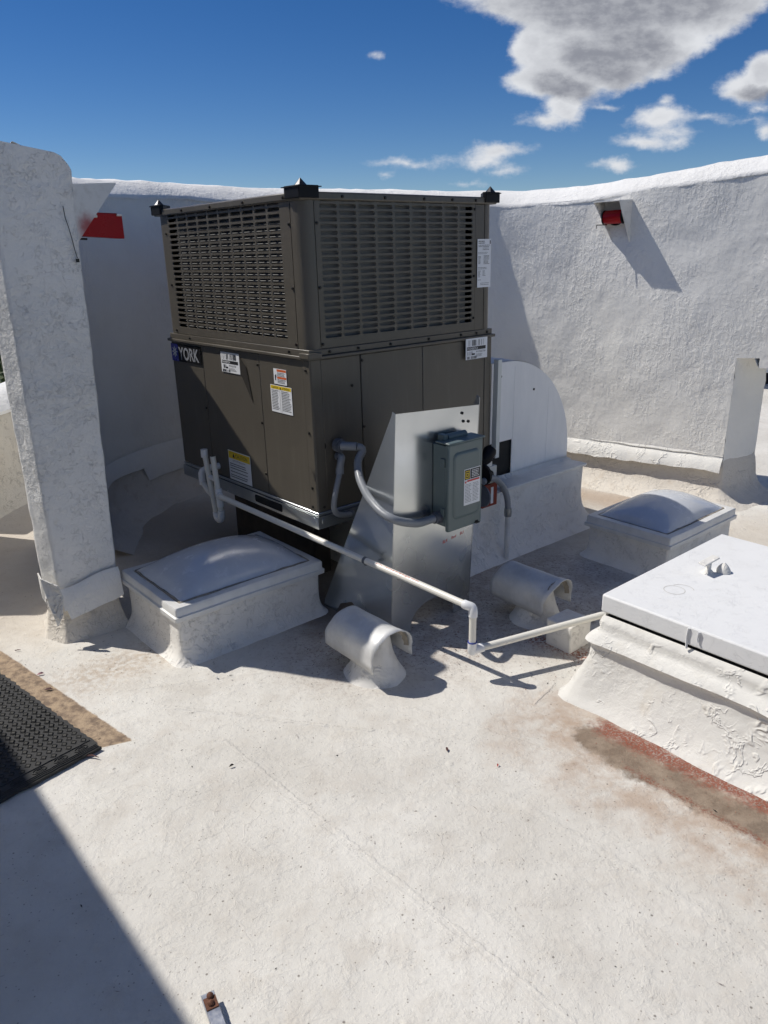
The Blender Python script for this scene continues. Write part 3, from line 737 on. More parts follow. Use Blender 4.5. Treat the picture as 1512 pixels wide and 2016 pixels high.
# top trim, lid
mb = MB().box(-.012, W_+.010, -.012, L_+.012, Z2, Z3); obj('top_trim', mb, m_unit, U, bevel=.006)
mb = MB(); rows = []
for i in range(13):
    row = []
    for j in range(13):
        u_, v_ = i/12*2-1, j/12*2-1; row.append((W_/2+u_*(W_/2-.03), L_/2+v_*(L_/2-.03), Z3-.002+.022*(1-u_**6)*(1-v_**6)))
    rows.append(row)
mb.grid(rows); obj('top_cover', mb, m_unit, U, smooth=60)
# black shipping corners with steel spikes
def corner(cx, cy, sx, sy):
    pts = [(-.020, -.020), (.074, -.020), (.078, -.002), (.02, .058), (-.002, .084), (-.020, .080)]
    P_ = [(cx+sx*x, cy+sy*y, Z2+.006) for x, y in pts]
    o = obj('corner_cap', MB().prism(P_, (0, 0, .046)), m_black, U, bevel=.003)
    o2 = obj('flange', MB().prism([(cx+sx*x, cy+sy*y, Z3+.015) for x, y in ((-.024, -.024), (.084, -.024), (-.024, .092))], (0, 0, .004)), m_black, o)
    mb = MB(); mb.tube([(cx+sx*.012, cy+sy*.012, Z3+.014), (cx+sx*.012, cy+sy*.012, Z3+.022), (cx+sx*.012, cy+sy*.012, Z3+.048)], [.026, .025, .001], 8); obj('spike', mb, m_spike, o, smooth=20)
for a in ((0, 0, 1, 1), (0, L_, 1, -1), (W_, 0, -1, 1), (W_, L_, -1, -1)): corner(*a)
# base rail in galvanised sheet
RB, RT = .392, Z0-.0145
def rail(name, fr, length, label=None):
    mb = MB(); h_ = RT-RB
    cuts = [(.028, .018, 12), (length-.07, .018, 12)]
    # plain strip with turned-in lip top and bottom
    mb.add([(0, 0, 0), (length, 0, 0), (length, h_, 0), (0, h_, 0)], [(0, 1, 2, 3)])
    mb.add([(0, h_, 0), (length, h_, 0), (length, h_, -.03), (0, h_, -.03)], [(0, 1, 2, 3)])
    mb.add([(0, 0, 0), (length, 0, 0), (length, 0, -.025), (0, 0, -.025)], [(0, 1, 2, 3)])
    o = obj(name, mb, m_galv, U, M=fr); return o
ra = rail('base_rail', FL(L_+.008, RB, .008), L_+.016); rb_ = rail('base_rail', FR(-.008, RB, .008), W_+.016)
def disc(mb, x, y, r, z=.0008, n=16): mb.add([(x+r*math.cos(2*PI*k/n), y+r*math.sin(2*PI*k/n), z) for k in range(n)], [tuple(range(n))])
def stadium(mb, x, y, w_, h_, z=.0008):
    r = min(w_, h_)/2*.55; pts = []
    for (sx, sy, a0) in ((1, 1, 0), (-1, 1, 90), (-1, -1, 180), (1, -1, 270)):
        for k in range(5): a = R(a0+k*22.5); pts.append((x+sx*(w_/2-r)+r*math.cos(a), y+sy*(h_/2-r)+r*math.sin(a), z))
    mb.add(pts, [tuple(range(20))])
for (par, L__) in ((ra, L_+.016), (rb_, W_+.016)):
    if par is ra:
        pts_ = [(L__-.034, .030, .015)]
    else: pts_ = [(.038, .030, .016)]
    for (x, y, r) in pts_:
        mb = MB(); disc(mb, x, y, r); obj('hole', mb, m_unitd, par)
        mb = MB(); mb.tube([(x, y, .0), (x, y, .002)], r+.003, 18); obj('hole_rim', mb, m_galv, par, smooth=30)
mb = MB(); stadium(mb, L_+.008-.39, .030, .235, .036); obj('fork_pocket', mb, m_unitd, ra)
mb = MB(); stadium(mb, .36, .030, .235, .036); obj('fork_pocket', mb, m_unitd, rb_)
# screws
scr = MB().tube([(0, 0, 0), (0, 0, .004), (0, 0, .0055)], [.0062, .0062, .003], 8); scm = mesh_of(scr, 'screw'); scm.materials.append(m_screw)
def screw(fr): obj('screw', scm, None, U, M=fr)
for y in (.10, .40, .68, .95, 1.18): screw(FL(y, Z2+.014, .012))
for x in (.19, .41, .63, .80, .95): screw(FR(x, Z2+.014, .012))
for z in (1.63, 1.39, 1.17): screw(FL(.086, z, .001)); screw(FR(.068, z, .001)); screw(FL(1.155, z, .001))
for z in (1.69, 1.40, 1.21): screw(FR(.955, z, .001))
for x in (.10, .25, .43, .66, .87, .975, 1.05): screw(FR(x, Z1+.016, .003))
for y in (.14, 1.02): screw(FL(y, Z1+.016, .003))
for z in (1.06, .80, .56): screw(FL(.400, z, .001)); screw(FL(.030, z+.01, .002))
screw(FL(.925, 1.07, .001)); screw(FL(.92, .8, .001)); screw(FR(.268, 1.085, .001)); screw(FR(.268, .80, .001)); screw(FR(1.025, .62, .001)); screw(FR(.209, .986, .001)); screw(FR(.03, .485, .002)); screw(FL(.035, .485, .002))
# latch bracket under the corner
obj('corner_bracket', MB().box(-.018, .050, -.018, .050, Z1-.004, Z1+.018), m_unit, U, bevel=.003)
# knockouts
mb = MB(); disc(mb, 0, 0, .0175); obj('knockout', mb, m_unitd, U, M=FR(.040, .751, .001))
# ---- labels and badge
def bars(x0, x1, y0, y1, rg, dens=.5, mn=.0012, mx_=.004):
    out = []; x = x0
    while x < x1:
        w_ = rg.uniform(mn, mx_)
        if rg.random() < dens: out.append((x, y0, min(w_, x1-x), y1-y0))
        x += w_+rg.uniform(mn*.6, mn*1.6)
    return out
def lines(x0, x1, ytop, dy, n_, h_, rg, ragged=.25):   # fine print too small to read: broken dashes
    out = []
    for k in range(n_):
        y = ytop-k*dy; x = x0; xe = x1-(x1-x0)*ragged*rg.random()
        while x < xe:
            w_ = min(rg.uniform(.004, .012), xe-x); out.append((x, y-h_, w_, h_)); x += w_+.0018
    return out
def decal(parent, fr, w_, h_, prints, label=None, base=None, name='label'):
    o = obj(name, MB().box(0, w_, -h_, 0, 0, .0006), base or m_paper, parent, M=fr, label=label)
    for lv, (mt, rects, texts) in enumerate(prints):
        mb = MB(); z = .0010+.0004*lv
        for (x, y, a, b) in rects: mb.add([(x, y, z), (x+a, y, z), (x+a, y+b, z), (x, y+b, z)], [(0, 1, 2, 3)])
        if rects: obj('printing', mb, mt, o)
        for (s_, x, y, size, sq) in texts:
            me = text_mesh(s_, size, 'lettering', squeeze=sq); me.materials.append(mt); obj('lettering', me, mt, o, M=Matrix.Translation((x, y, z)))
    return o
rg = random.Random(3)
# badge: black plate, blue field with snowflake, YORK
bw, bh = .315, .088
o = decal(U, FL(1.238, Z1-.022, .004), bw, bh, [(m_blue, [(.0, -bh, .075, bh)], [])], 'black YORK badge with blue square and white snowflake', m_black, 'badge')
mb = MB()
for k in range(8):
    a = k*PI/4; d = Vector((math.cos(a), math.sin(a), 0)); e = Vector((-d.y, d.x, 0))*.003; c_ = Vector((.040, -.040, .0022))
    mb.add([c_+d*.005-e*1.1, c_+d*.028-e*.9, c_+d*.028+e*.9, c_+d*.005+e*1.1], [(0, 1, 2, 3)])
    for s2 in (-1, 1):
        f_ = (d*math.cos(.7)+Vector((-d.y, d.x, 0))*math.sin(.7)*s2); b0 = c_+d*.014; g_ = Vector((-f_.y, f_.x, 0))*.0014; mb.add([b0-g_, b0+f_*.008-g_, b0+f_*.008+g_, b0+g_], [(0, 1, 2, 3)])
obj('snowflake', mb, m_paper, o)
me = text_mesh('YORK', .086, fat=.0022); me.materials.append(m_silver)
xsz = max(v.co.x for v in me.vertices); 
for v in me.vertices: v.co.x *= .212/xsz
obj('lettering', me, m_silver, o, M=Matrix.Translation((.088, -.074, .003)))
def barcode_label(fr, w_, h_, lab, rot=0):
    pr = [(m_print, bars(.010, w_-.026, -.036*h_/.1, -.008, rg, .62)+[(.008, -.056*h_/.1, w_-.020, .016*h_/.1)]+bars(.012, .048, -.080*h_/.1, -.062*h_/.1, rg, .6)+[(.040, -.080*h_/.1, .022, .008)]+bars(.010, .085, -.098*h_/.1, -.085*h_/.1, rg, .6)+lines(.07, w_-.03, -.077*h_/.1, .005, 3, .0018, rg), [('W1D4267768', .070, -.070*h_/.1, .012, .95)]),
          (m_paper, [], [('PHE4BB9G4', .010, -.0535*h_/.1, .015, .95)])]
    return decal(U, fr, w_, h_, pr, lab)
barcode_label(FL(.724, Z1-.026, .002), .168, .094, 'white barcode sticker with a black band on the left side')
barcode_label(FR(.888, Z1-.004, .016), .150, .098, 'white barcode sticker with torn edge on the right side')
# dark tape marks beside the left barcode sticker
mb = MB(); mb.add([(0, 0, 0), (.055, -.045, 0), (.072, -.12, 0), (.092, -.205, 0), (.045, -.14, 0), (0, -.075, 0)], [(0, 5, 4, 3, 2, 1)])
obj('dark_film', mb, simple('dark_film_mark', (.035, .030, .024), .5), U, M=FL(.556, Z1-.035, .0022))
# orange warning label
w_, h_ = .098, .066
decal(U, FL(.272, 1.058, .002), w_, h_, [(m_orange, [(.026, -.012, .070, .010), (.026, -.042, .070, .009)], []), (m_print, lines(.028, .092, -.016, .006, 3, .0022, rg)+lines(.028, .092, -.045, .006, 3, .0022, rg)+[(.010, -.05, .007, .022), (.016, -.036, .004, .012)], [])], 'small white label with two orange bars')
# yellow caution pair label
w_, h_ = .163, .118
decal(U, FL(.306, .986, .002), w_, h_, [(m_yellow, [(.003, -.017, w_-.006, .015)], []),
      (m_print, lines(.008, .066, -.022, .0068, 13, .0024, rg)+lines(.088, .156, -.022, .0068, 13, .0024, rg)+[(.072, -.115, .0012, .096), (.085, -.115, .0012, .096)], [('CAUTION', .012, -.014, .012, .95), ('ATTENTION', .092, -.014, .012, .85)]),
      (m_print, [], [('\u25B2', .073, -.014, .012, 1)])], 'white label with yellow header split in two columns')
mb = MB(); mb.add([(.074, -.0145, .0022), (.086, -.0145, .0022), (.080, -.004, .0022)], [(0, 1, 2)]); obj('warning_triangle', mb, m_print, U, M=FL(.306, .986, .002))
# caution label low down in the shade
w_, h_ = .208, .148
o = decal(U, FL(.742, .618, .002), w_, h_, [(m_yellow, [(.004, -.040, w_-.008, .036)], []),
      (m_print, lines(.012, .195, -.064, .0105, 2, .0042, rg)+lines(.012, .185, -.087, .0105, 1, .0042, rg, .1)+lines(.012, .175, -.104, .0105, 1, .0042, rg, .1)+lines(.012, .200, -.121, .0105, 2, .0042, rg), [('CAUTION', .070, -.031, .026, .95), ('NOTICE OF INSTALLATION', .042, -.052, .010, .95)])], 'white CAUTION label with yellow header near the bottom')
mb = MB(); mb.add([(.044, -.032, .0022), (.066, -.032, .0022), (.055, -.010, .0022)], [(0, 1, 2)]); obj('warning_triangle', mb, m_print, o)
# tall rating plate sticker on the upper right
w_, h_ = .092, .215
decal(U, FR(.975, 1.562, .003), w_, h_, [(m_print, lines(.006, .050, -.008, .008, 2, .0035, rg, .1)+lines(.006, .042, -.026, .006, 2, .002, rg)+lines(.035, .088, -.026, .0065, 4, .0022, rg)+lines(.004, .086, -.058, .006, 2, .0015, rg)+lines(.006, .024, -.076, .0052, 7, .0022, rg)+lines(.042, .084, -.072, .0052, 8, .0020, rg)+lines(.004, .07, -.125, .006, 2, .0018, rg)+lines(.006, .022, -.140, .0052, 6, .0022, rg)+lines(.036, .056, -.140, .0052, 5, .0018, rg)+lines(.004, .03, -.180, .006, 1, .002, rg)+lines(.02, .080, -.195, .007, 2, .0018, rg)+[(.083, -.022, .006, .016)], [])], 'tall white rating plate sticker full of small print')

# curb and rear duct
CB = thing('roof_curb', 'long white coated roof curb under the unit and the grey duct', 'curb', (OX, OY, 0), YAW)
def flared(x0, x1, y0, y1, zt, flare, p=4.0, rc=.012, n=22, rings=14, amp=.006, seed=0, zb=-.02, fr=3.0):
    rows = []
    for j in range(rings+1):
        t = j/rings; z = zt+(zb-zt)*t; e = flare*t**p; r_ = rc+(flare*.9)*t**p+.02*t
        pts = [(x0-e, y0-e), (x1+e, y0-e), (x1+e, y1+e), (x0-e, y1+e)]
        ring = ringpoly(pts, n, r_); out = []; cx, cy = (x0+x1)/2, (y0+y1)/2
        for q in ring:
            k = amp*fb((q.x+seed, q.y, z*1.0), fr)*(.25+.75*t); v_ = Vector((q.x-cx, q.y-cy)).normalized()
            out.append((q.x+v_.x*k, q.y+v_.y*k, z+(amp*.5*nz((q.x, q.y, z), 8) if 0 < j < rings else 0)))
        rows.append(out)
    mb = MB(); mb.grid(rows, True); return mb
obj('curb_body', flared(.50, 1.79, -.085, 1.20, .338, .14, 5, seed=3), m_curb, CB, smooth=60)
obj('curb_cap', MB().box(1.10, 1.805, -.095, 1.22, .336, .352), m_rim, CB, bevel=.004)
obj('curb_deck', MB().box(.52, 1.10, -.07, 1.18, .30, .336), m_curb, CB)
SB = thing('support_sleeper', 'timber block coloured dark to suit the shade under the brown unit', 'support block', (OX, OY, 0), YAW)
obj('block', MB().box(.20, .30, .34, 1.1, -.01, .30), simple('shaded_timber', (.055, .045, .036), .85, 0, .3, 12), SB, bevel=.01)  # coloured dark so the block sinks into the shade below the rail
obj('shim', MB().box(.19, .31, .34, 1.05, .30, .392), m_unitd, SB)  # shim blackened to read as the dark void under the rail
D = thing('supply_duct', 'pale grey sheet metal duct with quarter round end, right of the unit', 'duct', (OX, OY, 0), YAW)
arc = [(1.25+.55*math.sin(a), .42+.55*math.cos(a)) for a in [k*PI/40 for k in range(0, 21)]]
prof_ = [(1.13, .352), (1.22, .352), (1.22, .56), (1.13, .56)]
outline = [(1.80, .352)]+[(x, z) for (x, z) in arc[::-1]]+[(1.13, .970), (1.13, .555), (1.305, .555), (1.305, .352)]
obj('side_panel', MB().prism([(x, .045, z) for x, z in outline][::-1], (0, .004, 0)), m_duct, D)
mb = MB(); wrap = [(1.802, .352)]+[(x+.002, z+.002) for (x, z) in arc[::-1]]+[(1.13, .972)]
mb.grid([[(x, y, z) for x, z in wrap] for y in (.049, .3, .6, .9, 1.10)]); obj('curved_back', mb, m_duct, D, smooth=40)
obj('inner_dark', MB().box(1.10, 1.42, .056, .5, .345, .70), m_unitd, D)
for x, zt in ((1.31, .94), (1.60, .80)):
    obj('standing_seam', MB().box(x, x+.0015, .0440, .045, .352, zt), m_duct, D)
obj('end_strip', MB().box(1.104, 1.130, -.02, .010, .50, 1.0), simple('white_flashing', (.68, .70, .66), .5), D, label='narrow white vertical strip between unit and duct')
obj('bottom_seal', flared(1.21, 1.802, .040, 1.11, .372, .03, 2, amp=.003, zb=.350), m_skim, D, smooth=60)
scm2 = scm
for (x, z) in ((1.20, .90), (1.47, .80)): obj('screw', scm2, None, D, M=face_frame((x, .045, z), (1, 0, 0), (0, 0, 1)))

# ================================================================== disconnect stand, box, conduits
S = thing('disconnect_stand', 'tapered galvanised sheet metal stand with arched cutout in front of the unit', 'stand', (OX, OY, 0), YAW)
sk = .046
def shear_(x, z): return x+sk*z
arch = [(.150+.258*(.5-.5*math.cos(PI*k/14)), .118*math.sin(PI*k/14)**.62) for k in range(15)]
out_ = [(.042, -.002), (.040, .945), (.500, .915), (.500, -.002)]+[(x, z-.002) for x, z in arch[::-1]]
mb = MB().prism([(shear_(x, z), -.410, z) for x, z in out_], (0, .0018, 0)); obj('front_panel', mb, m_galv, S)
out_ = [(-.410, -.002), (-.410, .945), (-.392, .952), (-.385, .93), (.045, .03), (.05, -.002), (-.04, -.002), (-.07, .05), (-.15, .085), (-.23, .05), (-.26, -.002)]
mb = MB().prism([(shear_(.040, z), y, z) for y, z in out_], (-.0018, 0, 0)); obj('side_flange', mb, m_galv, S, label='triangular side flange of the stand')
mb = MB().prism([(shear_(.502, z), y, z) for y, z in out_], (.0018, 0, 0)); obj('side_flange', mb, m_galv, S)
mb = MB().prism([(.03, -.30, .002), (.50, -.17, .002), (.50, -.13, .002), (.03, -.26, .002)], (0, 0, .010)); obj('foot_brace', mb, m_galv, S)
for (x, z) in ((.41, .86), (.40, .895), (.44, .855)): obj('screw', scm, None, S, M=face_frame((shear_(x, z), -.410, z), (1, 0, 0), (0, 0, 1)))
for i, s_ in enumerate(('BLK', 'Red', 'BU')):
    me = text_mesh(s_, .018, 'handwriting', shear=.25); me.materials.append(m_red)
    obj('handwriting', me, m_red, S, M=face_frame((.335+i*.052, -.4105, .352+.006*i), (1, 0, .10), (-.10, 0, 1)))
B = thing('disconnect_box', 'grey green electrical disconnect box with raised cover on the metal stand', 'electrical box', (OX, OY, 0), YAW)
bx0, bx1, bz0, bz1, byb, byf = .276, .462, .462, .800, -.412, -.486
obj('enclosure', MB().box(bx0, bx1, byf, byb, bz0, bz1), m_box, B, bevel=.003)
# cover: overlapping lid with embossed raised field
cov = MB().box(bx0-.005, bx1+.004, byf-.020, byf-.0005, bz0-.018, bz1+.006); co_ = obj('cover', cov, m_box, B, bevel=.005)
def rr(x0, x1, z0, z1, r, y, n=6):
    pts = []
    for (cx, cz, a0) in ((x1-r, z1-r, 0), (x0+r, z1-r, 90), (x0+r, z0+r, 180), (x1-r, z0+r, 270)):
        for k in range(n+1): a = R(a0+k*90/n); pts.append((cx+r*math.cos(a), y, cz+r*math.sin(a)))
    return pts
yy = byf-.0205
A_ = rr(bx0+.020, bx1-.014, bz0+.030, bz1-.030, .022, yy); B_ = rr(bx0+.026, bx1-.020, bz0+.036, bz1-.036, .018, yy-.006); C_ = rr(bx0+.034, bx1-.028, bz0+.044, bz1-.044, .014, yy-.006)
mb = MB(); mb.grid([A_, B_, C_], True); mb.add(C_, [tuple(range(len(C_)))]); obj('raised_field', mb, m_box, co_, smooth=60)
mb = MB().box(bx0-.008, bx1+.012, byf-.026, byb-.02, bz1+.006, bz1+.014); o_ = obj('drip_lid', mb, m_box, B, bevel=.003)
mb = MB(); mb.tube([(bx0+.045, byb-.03, bz1+.018), (bx0+.15, byb-.03, bz1+.018)], .016, 12); obj('top_hub', mb, m_box, B, smooth=40)
obj('top_bracket', MB().box(bx0+.015, bx0+.04, byb-.045, byb-.01, bz1+.013, bz1+.036), m_box, B, bevel=.003)
for z in (bz0+.06, bz1-.07):
    obj('hinge', MB().box(bx0-.006, bx0+.0005, byf+.004, byf+.026, z-.018, z+.018), m_box, B, bevel=.002)
mb = MB(); mb.add([(bx1-.035, byf-.022, bz0-.012), (bx1-.012, byf-.022, bz0-.012), (bx1-.012, byf-.03, bz0-.010), (bx1-.035, byf-.03, bz0-.010)], [(0, 1, 2, 3)]); obj('latch_tab', MB().box(bx1-.036, bx1-.014, byf-.030, byf-.020, bz0-.014, bz0-.010), m_spike, B)
obj('latch_slot', MB().box(bx1-.034, bx1-.016, byf-.0212, byf-.0202, bz0-.010, bz0-.003), m_unitd, B)
w_, h_ = .094, .152
o = decal(B, face_frame((bx0+.076, yy-.0064, bz0+.232), (1, 0, 0), (0, 0, 1)), w_, h_, [
    (m_print, [(.002, -.044, .032, .041), (.036, -.044, .056, .041)]+lines(.006, .044, -.064, .0062, 13, .0016, rg)+lines(.050, .088, -.064, .0062, 13, .0016, rg), []),
    (m_yellow, [(.006, -.040, .024, .003), (.006, -.011, .024, .003), (.006, -.037, .003, .026), (.027, -.037, .003, .026), (.012, -.032, .012, .003), (.012, -.019, .012, .003), (.012, -.029, .003, .010), (.021, -.029, .003, .010)], []),
    (m_red, [(.016, -.054, .072, .007), (.004, -.058, .008, .008)], []),
    (m_paper, lines(.042, .086, -.008, .0066, 5, .0030, rg, .15), [])], 'white label with black header, yellow square logo and red band')
obj('connector', MB().tube([(bx0-.030, -.448, .498), (bx0+.001, -.448, .498)], .0235, 14), m_condf, B, smooth=40)
obj('locknut', MB().tube([(bx0-.012, -.448, .498), (bx0+.0005, -.448, .498)], .029, 6), m_condf, B)

def conduit(name, label, P, r, group=None, ridge=.0009, ends=()):
    T = thing(name, label, 'conduit', (OX, OY, 0), YAW)
    pth = catmull(P, .0045); rs = [r+(ridge if i % 2 else -ridge) for i in range(len(pth))]
    mb = MB(); mb.tube(pth, rs, 14); obj('hose', mb, m_cond, T, smooth=50)
    for (a, b, rr_, nm, mt) in ends:
        obj(nm, MB().tube([a, b], rr_, 14), mt, T, smooth=40)
    return T
T = conduit('flexible_conduit', 'thick grey flexible conduit looping from the unit to the disconnect box',
        [(.150, -.086, .747), (.160, -.095, .744), (.163, -.103, .728), (.130, -.112, .690), (.098, -.160, .640), (.055, -.252, .606), (.026, -.330, .588), (.012, -.405, .568), (.024, -.458, .552), (.070, -.470, .532), (.145, -.462, .507), (.205, -.450, .499), (.250, -.448, .498)], .0165,
        ends=(((.105, -.004, .749), (.107, -.030, .749), .029, 'hub', m_condf), ((.107, -.030, .749), (.150, -.085, .748), .0185, 'connector', m_cond)))
obj('elbow_ring', MB().tube([(.107, -.028, .749), (.109, -.036, .749)], .0235, 8), m_condf, T)
T = conduit('small_conduit', 'thin grey flexible conduit dropping down the unit front into the base rail',
        [(.092, -.034, .640), (.075, -.044, .610), (.052, -.052, .560), (.042, -.050, .505), (.058, -.040, .465), (.100, -.026, .440), (.160, -.014, .426)], .0120,
        ends=(((.110, -.002, .700), (.110, -.018, .700), .020, 'hub', m_condf), ((.094, -.033, .655), (.090, -.036, .630), .0175, 'connector', m_cond), ((.155, -.012, .427), (.172, -.009, .425), .016, 'coupling', m_condf)))
mb = MB(); mb.tube(catmull([(.110, -.016, .700), (.108, -.030, .698), (.100, -.034, .680), (.094, -.033, .655)], .006), .0155, 12); obj('elbow', mb, m_cond, T, smooth=40)
T = conduit('outlet_conduit', 'grey conduit arching from behind the disconnect box down into the roof by the right vent',
        [(.845, -.17, .462), (.90, -.165, .466), (.96, -.16, .445), (1.01, -.16, .395), (1.035, -.165, .335), (1.038, -.17, .275)], .0155, ends=())
obj('coupling', MB().tube([(1.038, -.17, .282), (1.038, -.17, .262), (1.038, -.17, .240)], [.0185, .020, .0185], 10), simple('zinc_coupling', (.30, .31, .31), .35, .8), T, smooth=40)
obj('riser_pipe', MB().tube([(1.038, -.17, .245), (1.036, -.172, -.01)], .0135, 12), m_hood, T, smooth=40)
G_ = thing('outlet_box', 'small white metal outlet box with round black receptacle behind the disconnect box', 'outlet', (OX, OY, 0), YAW)
obj('body', MB().box(.872, .985, -.135, -.045, .425, .512), simple('outlet_grey', (.52, .53, .51), .45), G_, bevel=.004)
mb = MB(); disc(mb, 0, 0, .026, .001, 20); o = obj('receptacle', mb, m_black, G_, M=face_frame((.935, -.1355, .468), (1, 0, 0), (0, 0, 1)))
mb = MB(); mb.tube([(0, 0, .001), (0, 0, .004)], [.0165, .015], 16); obj('face', mb, simple('receptacle_grey', (.10, .10, .10), .4), o, smooth=30)
mb = MB(); mb.tube([(.86, -.15, .49), (.875, -.15, .49)], .052, 18); obj('round_cover', mb, m_black, G_, smooth=40)
mb = MB(); mb.tube([(.865, -.145, .38), (.873, -.145, .38)], .055, 18); obj('round_plate', mb, m_condf, G_, smooth=40)
obj('bracket', MB().box(.90, .955, -.13, -.09, .512, .535), m_hood, G_, bevel=.002)
K = thing('cord_cap', 'black round cord cap tilted on top of the white outlet box', 'plug', wl(.932, -.115, .560), YAW)
mb = MB(); mb.tube([(-.030, 0, -.030), (-.012, 0, -.012), (.022, 0, .026), (.032, 0, .036)], [.018, .030, .033, .026], 14); obj('cap_body', mb, m_black, K, smooth=40)
mb = MB(); mb.tube([(-.028, 0, -.026), (-.05, 0, -.06), (-.055, 0, -.11)], .009, 8); obj('cord', mb, m_black, K, smooth=40)
RBx = thing('junction_box', 'rusty red junction box with a white strip below the outlet box', 'electrical box', (OX, OY, 0), YAW)
obj('body', MB().box(.895, 1.005, -.125, -.088, .300, .418), m_brownbox, RBx, bevel=.004)
obj('white_strip', MB().box(.955, .972, -.128, -.1255, .315, .400), m_paper, RBx)

# ================================================================== condensate drain
PV = thing('condensate_drain', 'white PVC condensate pipe with U trap sloping down from the unit to an elbow', 'pipe', (OX, OY, 0), YAW)
r_ = .0134; rf = .0172
EL = (.074, -.831)
def arcp(c, a, b, a0, a1, rad, n=8): return [Vector(c)+Vector(a)*rad*math.cos(a0+(a1-a0)*k/n)+Vector(b)*rad*math.sin(a0+(a1-a0)*k/n) for k in range(n+1)]
A0 = Vector((-.118, .668, .412)); A1 = Vector((EL[0]-.012, EL[1]+.028, .303))
obj('sloping_pipe', MB().tube([A0, A1], r_, 16), m_pvc, PV, smooth=40)
dn = (A1-A0).normalized(); E0 = A1-dn*.005
pe = [E0, E0+dn*.012, Vector((EL[0], EL[1]+.006, .296)), Vector((EL[0], EL[1], .285)), Vector((EL[0], EL[1], .262))]
obj('elbow', MB().tube(catmull(pe, .006), rf, 16), m_fit, PV, smooth=40)
obj('drop_pipe', MB().tube([(EL[0], EL[1], .27), (EL[0], EL[1], .13)], r_, 16), m_pvc, PV, smooth=40)
obj('blue_primer_ring', MB().tube([(EL[0], EL[1], .1575), (EL[0], EL[1], .1545)], rf+.0006, 16), simple('blue_primer', (.02, .04, .28), .4), PV, smooth=40)
obj('lower_elbow', MB().tube([(EL[0], EL[1], .155), (EL[0], EL[1], .118), (EL[0], EL[1], .106)], [rf, rf, .012], 16), m_fit, PV, smooth=40)
L0 = Vector((EL[0], EL[1], .122)); L1 = Vector((.665, -1.035, .150)); dl = (L1-L0).normalized()
obj('side_socket', MB().tube([L0, L0+dl*.045], rf, 16), m_fit, PV, smooth=40)
obj('low_pipe', MB().tube([L0+dl*.03, L1+dl*.25], r_*1.02, 16), m_pvc, PV, smooth=40)
# trap
t1, t1b = Vector((-.105, .800, .605)), Vector((-.105, .738, .310)); t2, t2b = Vector((-.105, .716, .598)), Vector((-.105, .684, .330))
bend = [t1b]+[Vector((-.105, .711+.027*math.cos(a), .305-.030*math.sin(a))) for a in [k*PI/10 for k in range(1, 10)]]+[t2b]
obj('capped_riser', MB().tube([t1, t1b], r_, 14), m_pvc, PV, smooth=40)
obj('riser_cap', MB().tube([t1+Vector((0, .001, .012)), t1-Vector((0, -.001, .026))*1], rf, 14), m_fit, PV, smooth=40)
obj('open_riser', MB().tube([t2, t2b], r_, 14), m_pvc, PV, smooth=40)
mb = MB(); disc(mb, 0, 0, .010, 0.0005, 14); obj('riser_mouth', mb, m_unitd, PV, M=Matrix.Translation(t2+Vector((0, 0, .0005))))
obj('trap_bend', MB().tube(catmull(bend, .01), rf*.97, 14), m_fit, PV, smooth=40)
obj('tee', MB().tube([Vector((-.105, .692, .44)), Vector((-.105, .684, .35))], rf, 14), m_fit, PV, smooth=40)
obj('tee_branch', MB().tube([Vector((-.105, .690, .414)), A0+dn*.012], rf, 14), m_fit, PV, smooth=40)
obj('inlet', MB().tube(catmull([(.0, .862, .50), (-.06, .862, .50), (-.095, .862, .492), (-.102, .860, .465), (-.102, .858, .425)], .012), rf*.95, 14), m_fit, PV, smooth=40)
obj('inlet_drop', MB().tube([(-.102, .858, .44), (-.102, .80, .40), (-.105, .755, .392)], r_, 14), m_pvc, PV, smooth=40)
obj('cross_link', MB().tube([(-.104, .775, .485), (-.104, .700, .480)], r_*.9, 12), m_fit, PV, smooth=40)
# pipe strap on the stand
q = A0.lerp(A1, .66); 
obj('pipe_strap', MB().tube([q-dn*.006, q+dn*.006], r_+.002, 14), m_condf, PV, smooth=40)
obj('strap_tail', MB().box(q.x-.002, q.x+.03, q.y-.005, q.y+.005, q.z-.022, q.z-.015), m_condf, PV)
def pipe_text(s_, a, b, size, t0, ang, mt):
    me = text_mesh(s_, size, 'pipe_print'); d = (b-a).normalized(); side = d.cross(Vector((0, 0, 1))).normalized(); upv = side.cross(d)
    for v in me.vertices:
        th = ang+v.co.y/r_
        p = a+d*(t0+v.co.x)+(side*math.cos(th)+upv*math.sin(th))*(r_+.0004); v.co = p
    me.materials.append(mt); obj('pipe_print', me, mt, PV)
pipe_text('3/4 PVC-1120 SCH 40  PR 480 PSI @73F  NSF-PW', A1-dn*.44, A1, .0105, 0, 1.0, m_red)
pipe_text('PVC-1120 SCH 40', Vector((EL[0], EL[1], .255)), Vector((EL[0], EL[1], .13)), .010, 0, -1.2, m_red) if False else None
mb = MB()
for k in range(10): 
    z = .25-k*.009; mb.add([(EL[0]+.009+.0*k, EL[1]-r_*.80, z), (EL[0]+.0118, EL[1]-r_*.60, z), (EL[0]+.0118, EL[1]-r_*.60, z-.006), (EL[0]+.009, EL[1]-r_*.80, z-.006)], [(0, 1, 2, 3)])
obj('pipe_print', mb, m_print, PV)
PB = thing('pipe_support_block', 'white painted block holding up the low drain pipe near the hatch', 'support block', wl(.565, -.905, 0), YAW)
obj('block', MB().box(-.075, .060, -.065, .055, -.004, .115), m_curb, PB, bevel=.006)

